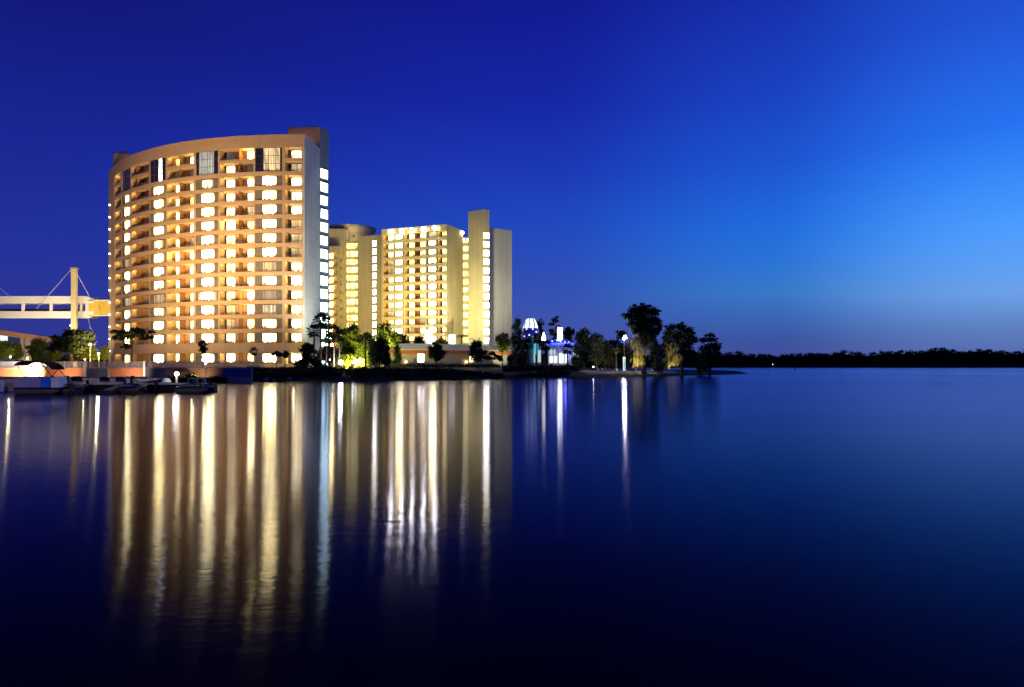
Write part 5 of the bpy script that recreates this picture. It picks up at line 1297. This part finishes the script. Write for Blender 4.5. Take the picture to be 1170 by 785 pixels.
globe_lamp('small lamp on the lawn below the mossy oak', 678, 158, 419.2, GZ(678, 158), .16, 25, 'lamp_small', 'garden_lamp', 'black')
globe_lamp('bright garden lamp at the foot of the lime-green tree', 389.3, 121, 414.2, GZ(389, 121), .36, 260, 'lamp_beam', 'garden_lamp', 'black', (.95, 1, .8))
globe_lamp('tiny garden lamp among the fan palm trunks', 377, 117, 411, GZ(377, 117), .12, 0, 'lamp_small', 'garden_lamp', 'black')
globe_lamp('small garden lamp before the lit kiosk', 403.5, 121, 414.3, GZ(403, 121), .2, 30, 'lamp_small', 'garden_lamp', 'black')
globe_lamp('small warm lamp glowing behind the fence under the umbrella tree', 97, 109, 410.5, GZ(97, 109), .10, 260, 'lamp_warm', 'garden_lamp', 'black', (1, .75, .25))
globe_lamp('warm lamp lighting the trees below the beamway', 31.5, 121, 409.5, GZ(31, 121), .10, 1900, 'lamp_warm', 'garden_lamp', 'black', (1, .8, .25))
globe_lamp('warm lamp behind the fence at the frame edge', 12, 121, 407.5, GZ(12, 121), .10, 1700, 'lamp_warm', 'garden_lamp', 'black', (1, .85, .3))
globe_lamp('cream lamp post with short head between umbrella tree and tower', 103, 103, 393.5, GZ(103, 103), .22, 0, 'lamp_off', 'post_lamp', 'tan', pr=.08)
globe_lamp('white lamp post close to the tower corner', 113, 103, 404, GZ(113, 103), .16, 700, 'lamp_off', 'post_lamp', 'cream', (1, .85, .3), pr=.08)
globe_lamp('small lamp fixed high at the beamway under the umbrella tree', 50, 146, 391.3, GZ(50, 146), .2, 60, 'lamp_small', 'pole_lamp', 'galv')
def uplight(label, px, d, aim, col, power, size=90, g=None):
    gg = GZ(px, d) if g is None else g
    t = thing('uplight', label, 'uplight', (X(px, d), d, gg))
    b = MB(); b.lathe((X(px, d), d, gg), [(.10, -.05), (.14, .02), (.16, .2), (.13, .22)], 10); b.build('can', 'black', t)
    lamp('beam', t, (X(px, d), d, gg + .3), col, power, 'SPOT', aim, size, .7, .1)
uplight('ground uplight under the tall cypress moss', 727, 155.5, (X(727, 160), 160, 5), (1, .82, .26), 4000, 62)
uplight('ground uplight under the middle cypress moss', 767, 167.5, (X(767, 171), 171, 5), (1, .82, .26), 2600, 62)
uplight('ground uplight at the lime-green tree', 401, 125, (X(402, 131), 131, 5.5), (1, .92, .22), 15000, 120)
uplight('ground uplight beside the wide lit tree', 394, 136.5, (X(396, 142), 142, 6), (1, .95, .25), 6000, 110)
uplight('ground uplight between the kiosk and the lit green tree', 417, 131.5, (X(419, 136), 136, 6), (1, .95, .25), 6000, 110)
uplight('ground uplight behind the big dark tree', 437, 153, (X(436, 160), 160, 8), (1, .95, .3), 36000, 100)
uplight('ground uplight at the mossy oak', 680, 171, (X(680, 176), 176, 6), (.95, .95, .6), 700, 90)
uplight('ground uplight under the pale-trunked young tree', 703, 160.5, (X(703.5, 163), 163, 5), (.9, 1, .5), 260, 80)
uplight('ground uplight at the pale green tree by the grey end block', 573, 186, (X(574, 190), 190, 6), (.9, 1, .5), 2600, 90)
uplight('ground uplight below the lit palm behind the pool house', 527, 198.5, (X(527, 201), 201, 8), (1, .95, .5), 700, 90)
uplight('floor uplight below the footbridge beside the pylon', 58, 158, (X(55, SB), SB, 17), (1, .86, .56), 15000, 140)
uplight('floor uplight below the footbridge at the frame edge', 12, 156, (X(10, SB), SB, 18), (1, .84, .56), 13000, 130)
uplight('floor uplight at the foot of the pylon', 84, 164, (X(84.5, PD), PD, 16), (1, .82, .34), 2600, 60)
uplight('floor uplight below the walled link of the footbridge', 110, 163, (X(112, SB), SB, 16), (1, .76, .2), 2100, 70)
uplight('floor uplight below the beamway', 14, 142, (X(22, BW), BW, 9), (1, .72, .4), 4200, 120)
uplight('strong wall-washing uplight on the quay beneath the orange wall', 30, 97.6, (X(29, WD), WD, 1.9), (1, .93, .72), 8000, 130, .80)
uplight('wall-washing uplight on the quay beneath the second orange panel', 70, 97.2, (X(70, WD), WD, 1.9), (1, .74, .52), 800, 140, .80)
uplight('wall-washing uplight on the quay beneath the orange panel by the grey one', 146, 97.2, (X(146, WD), WD, 1.9), (1, .74, .52), 800, 140, .80)
uplight('wall-washing uplight on the dock side below the tan panel', 222, 97.2, (X(222, WD), WD, 1.9), (1, .78, .52), 600, 140, .80)
# unseen lamp added outside the frame to brighten the boats and the quay
for px_, d_, pw2 in ((-60, 44, 1800), (40, 28, 0)):
    if pw2: globe_lamp('added unseen post lamp outside the frame brightening the boats', px_, d_, 330, 0.0, .22, pw2 * 2.5, 'lamp_small', 'post_lamp', 'galv', (1, .86, .78))
kb = thing('kiosk', 'small lit garden kiosk behind the lime-green tree', 'kiosk', (X(410, 140), 140, GZ(410, 140)))
b = MB(); b.box(X(403, 140), X(424, 140), 140, 143, 1.5, Z(401, 140)); b.build('wall', 'cream', kb)
b = MB(); b.box(X(401.5, 140), X(425.5, 140), 139.5, 143.5, Z(401, 140), Z(399.8, 140)); b.build('roof', 'tan_dark', kb)
for u0, u1, y0, m_ in ((404.2, 407.8, 402.3, 'hall_white'), (408.6, 416, 406, 'hall_glow'), (418.6, 422.6, 407, 'hall_white')):
    b = MB(); b.box(X(u0, 140), X(u1, 140), 139.85, 140.1, Z(414, 140), Z(y0, 140)); b.build('doorway', m_, kb)
t = thing('lit_cabinet', 'narrow white glowing cabinet at the foot of the beach lamp', 'cabinet', (X(713, 166), 166, GZ(713, 166)))
b = MB(); b.box(X(711.7, 166), X(714.6, 166), 166, 166.5, GZ(713, 166), Z(407.6, 166)); b.build('case', 'galv', t)
b = MB(); b.box(X(712, 166), X(714.3, 166), 165.94, 165.99, GZ(713, 166) + .2, Z(408, 166)); b.build('front_panel', 'cool_panel', t)
# beach loungers
def lounger_parts():
    b = MB(); b.box(-.3, .3, -.75, .45, .28, .36); b.hexa([(-.3, .45, .28), (.3, .45, .28), (.3, 1.0, .72), (-.3, 1.0, .72)], [(-.3, .40, .36), (.3, .40, .36), (.3, .95, .80), (-.3, .95, .80)])
    c = MB()
    for x in (-.26, .26):
        for y in (-.65, .55): c.box(x - .03, x + .03, y - .03, y + .03, 0, .28)
    return b.data('mattress', 'boat_white'), c.data('frame', 'galv')
lm, lf = lounger_parts()
for px, d in ((686, 163), (691, 164), (696, 163.4), (700, 164.5), (707, 163), (741, 170), (748, 171)):
    t = thing('beach_lounger', 'white lounger set out on the sand below the trees', 'lounger', (X(px, d), d, GZ(px, d) + .08), 'loungers on the beach'); t.rotation_euler = (0, 0, random.uniform(-.5, .5) + 1.2)
    for nm, m_ in (('mattress', lm), ('frame', lf)):
        o = bpy.data.objects.new(nm, m_); COL.objects.link(o); o.parent = t
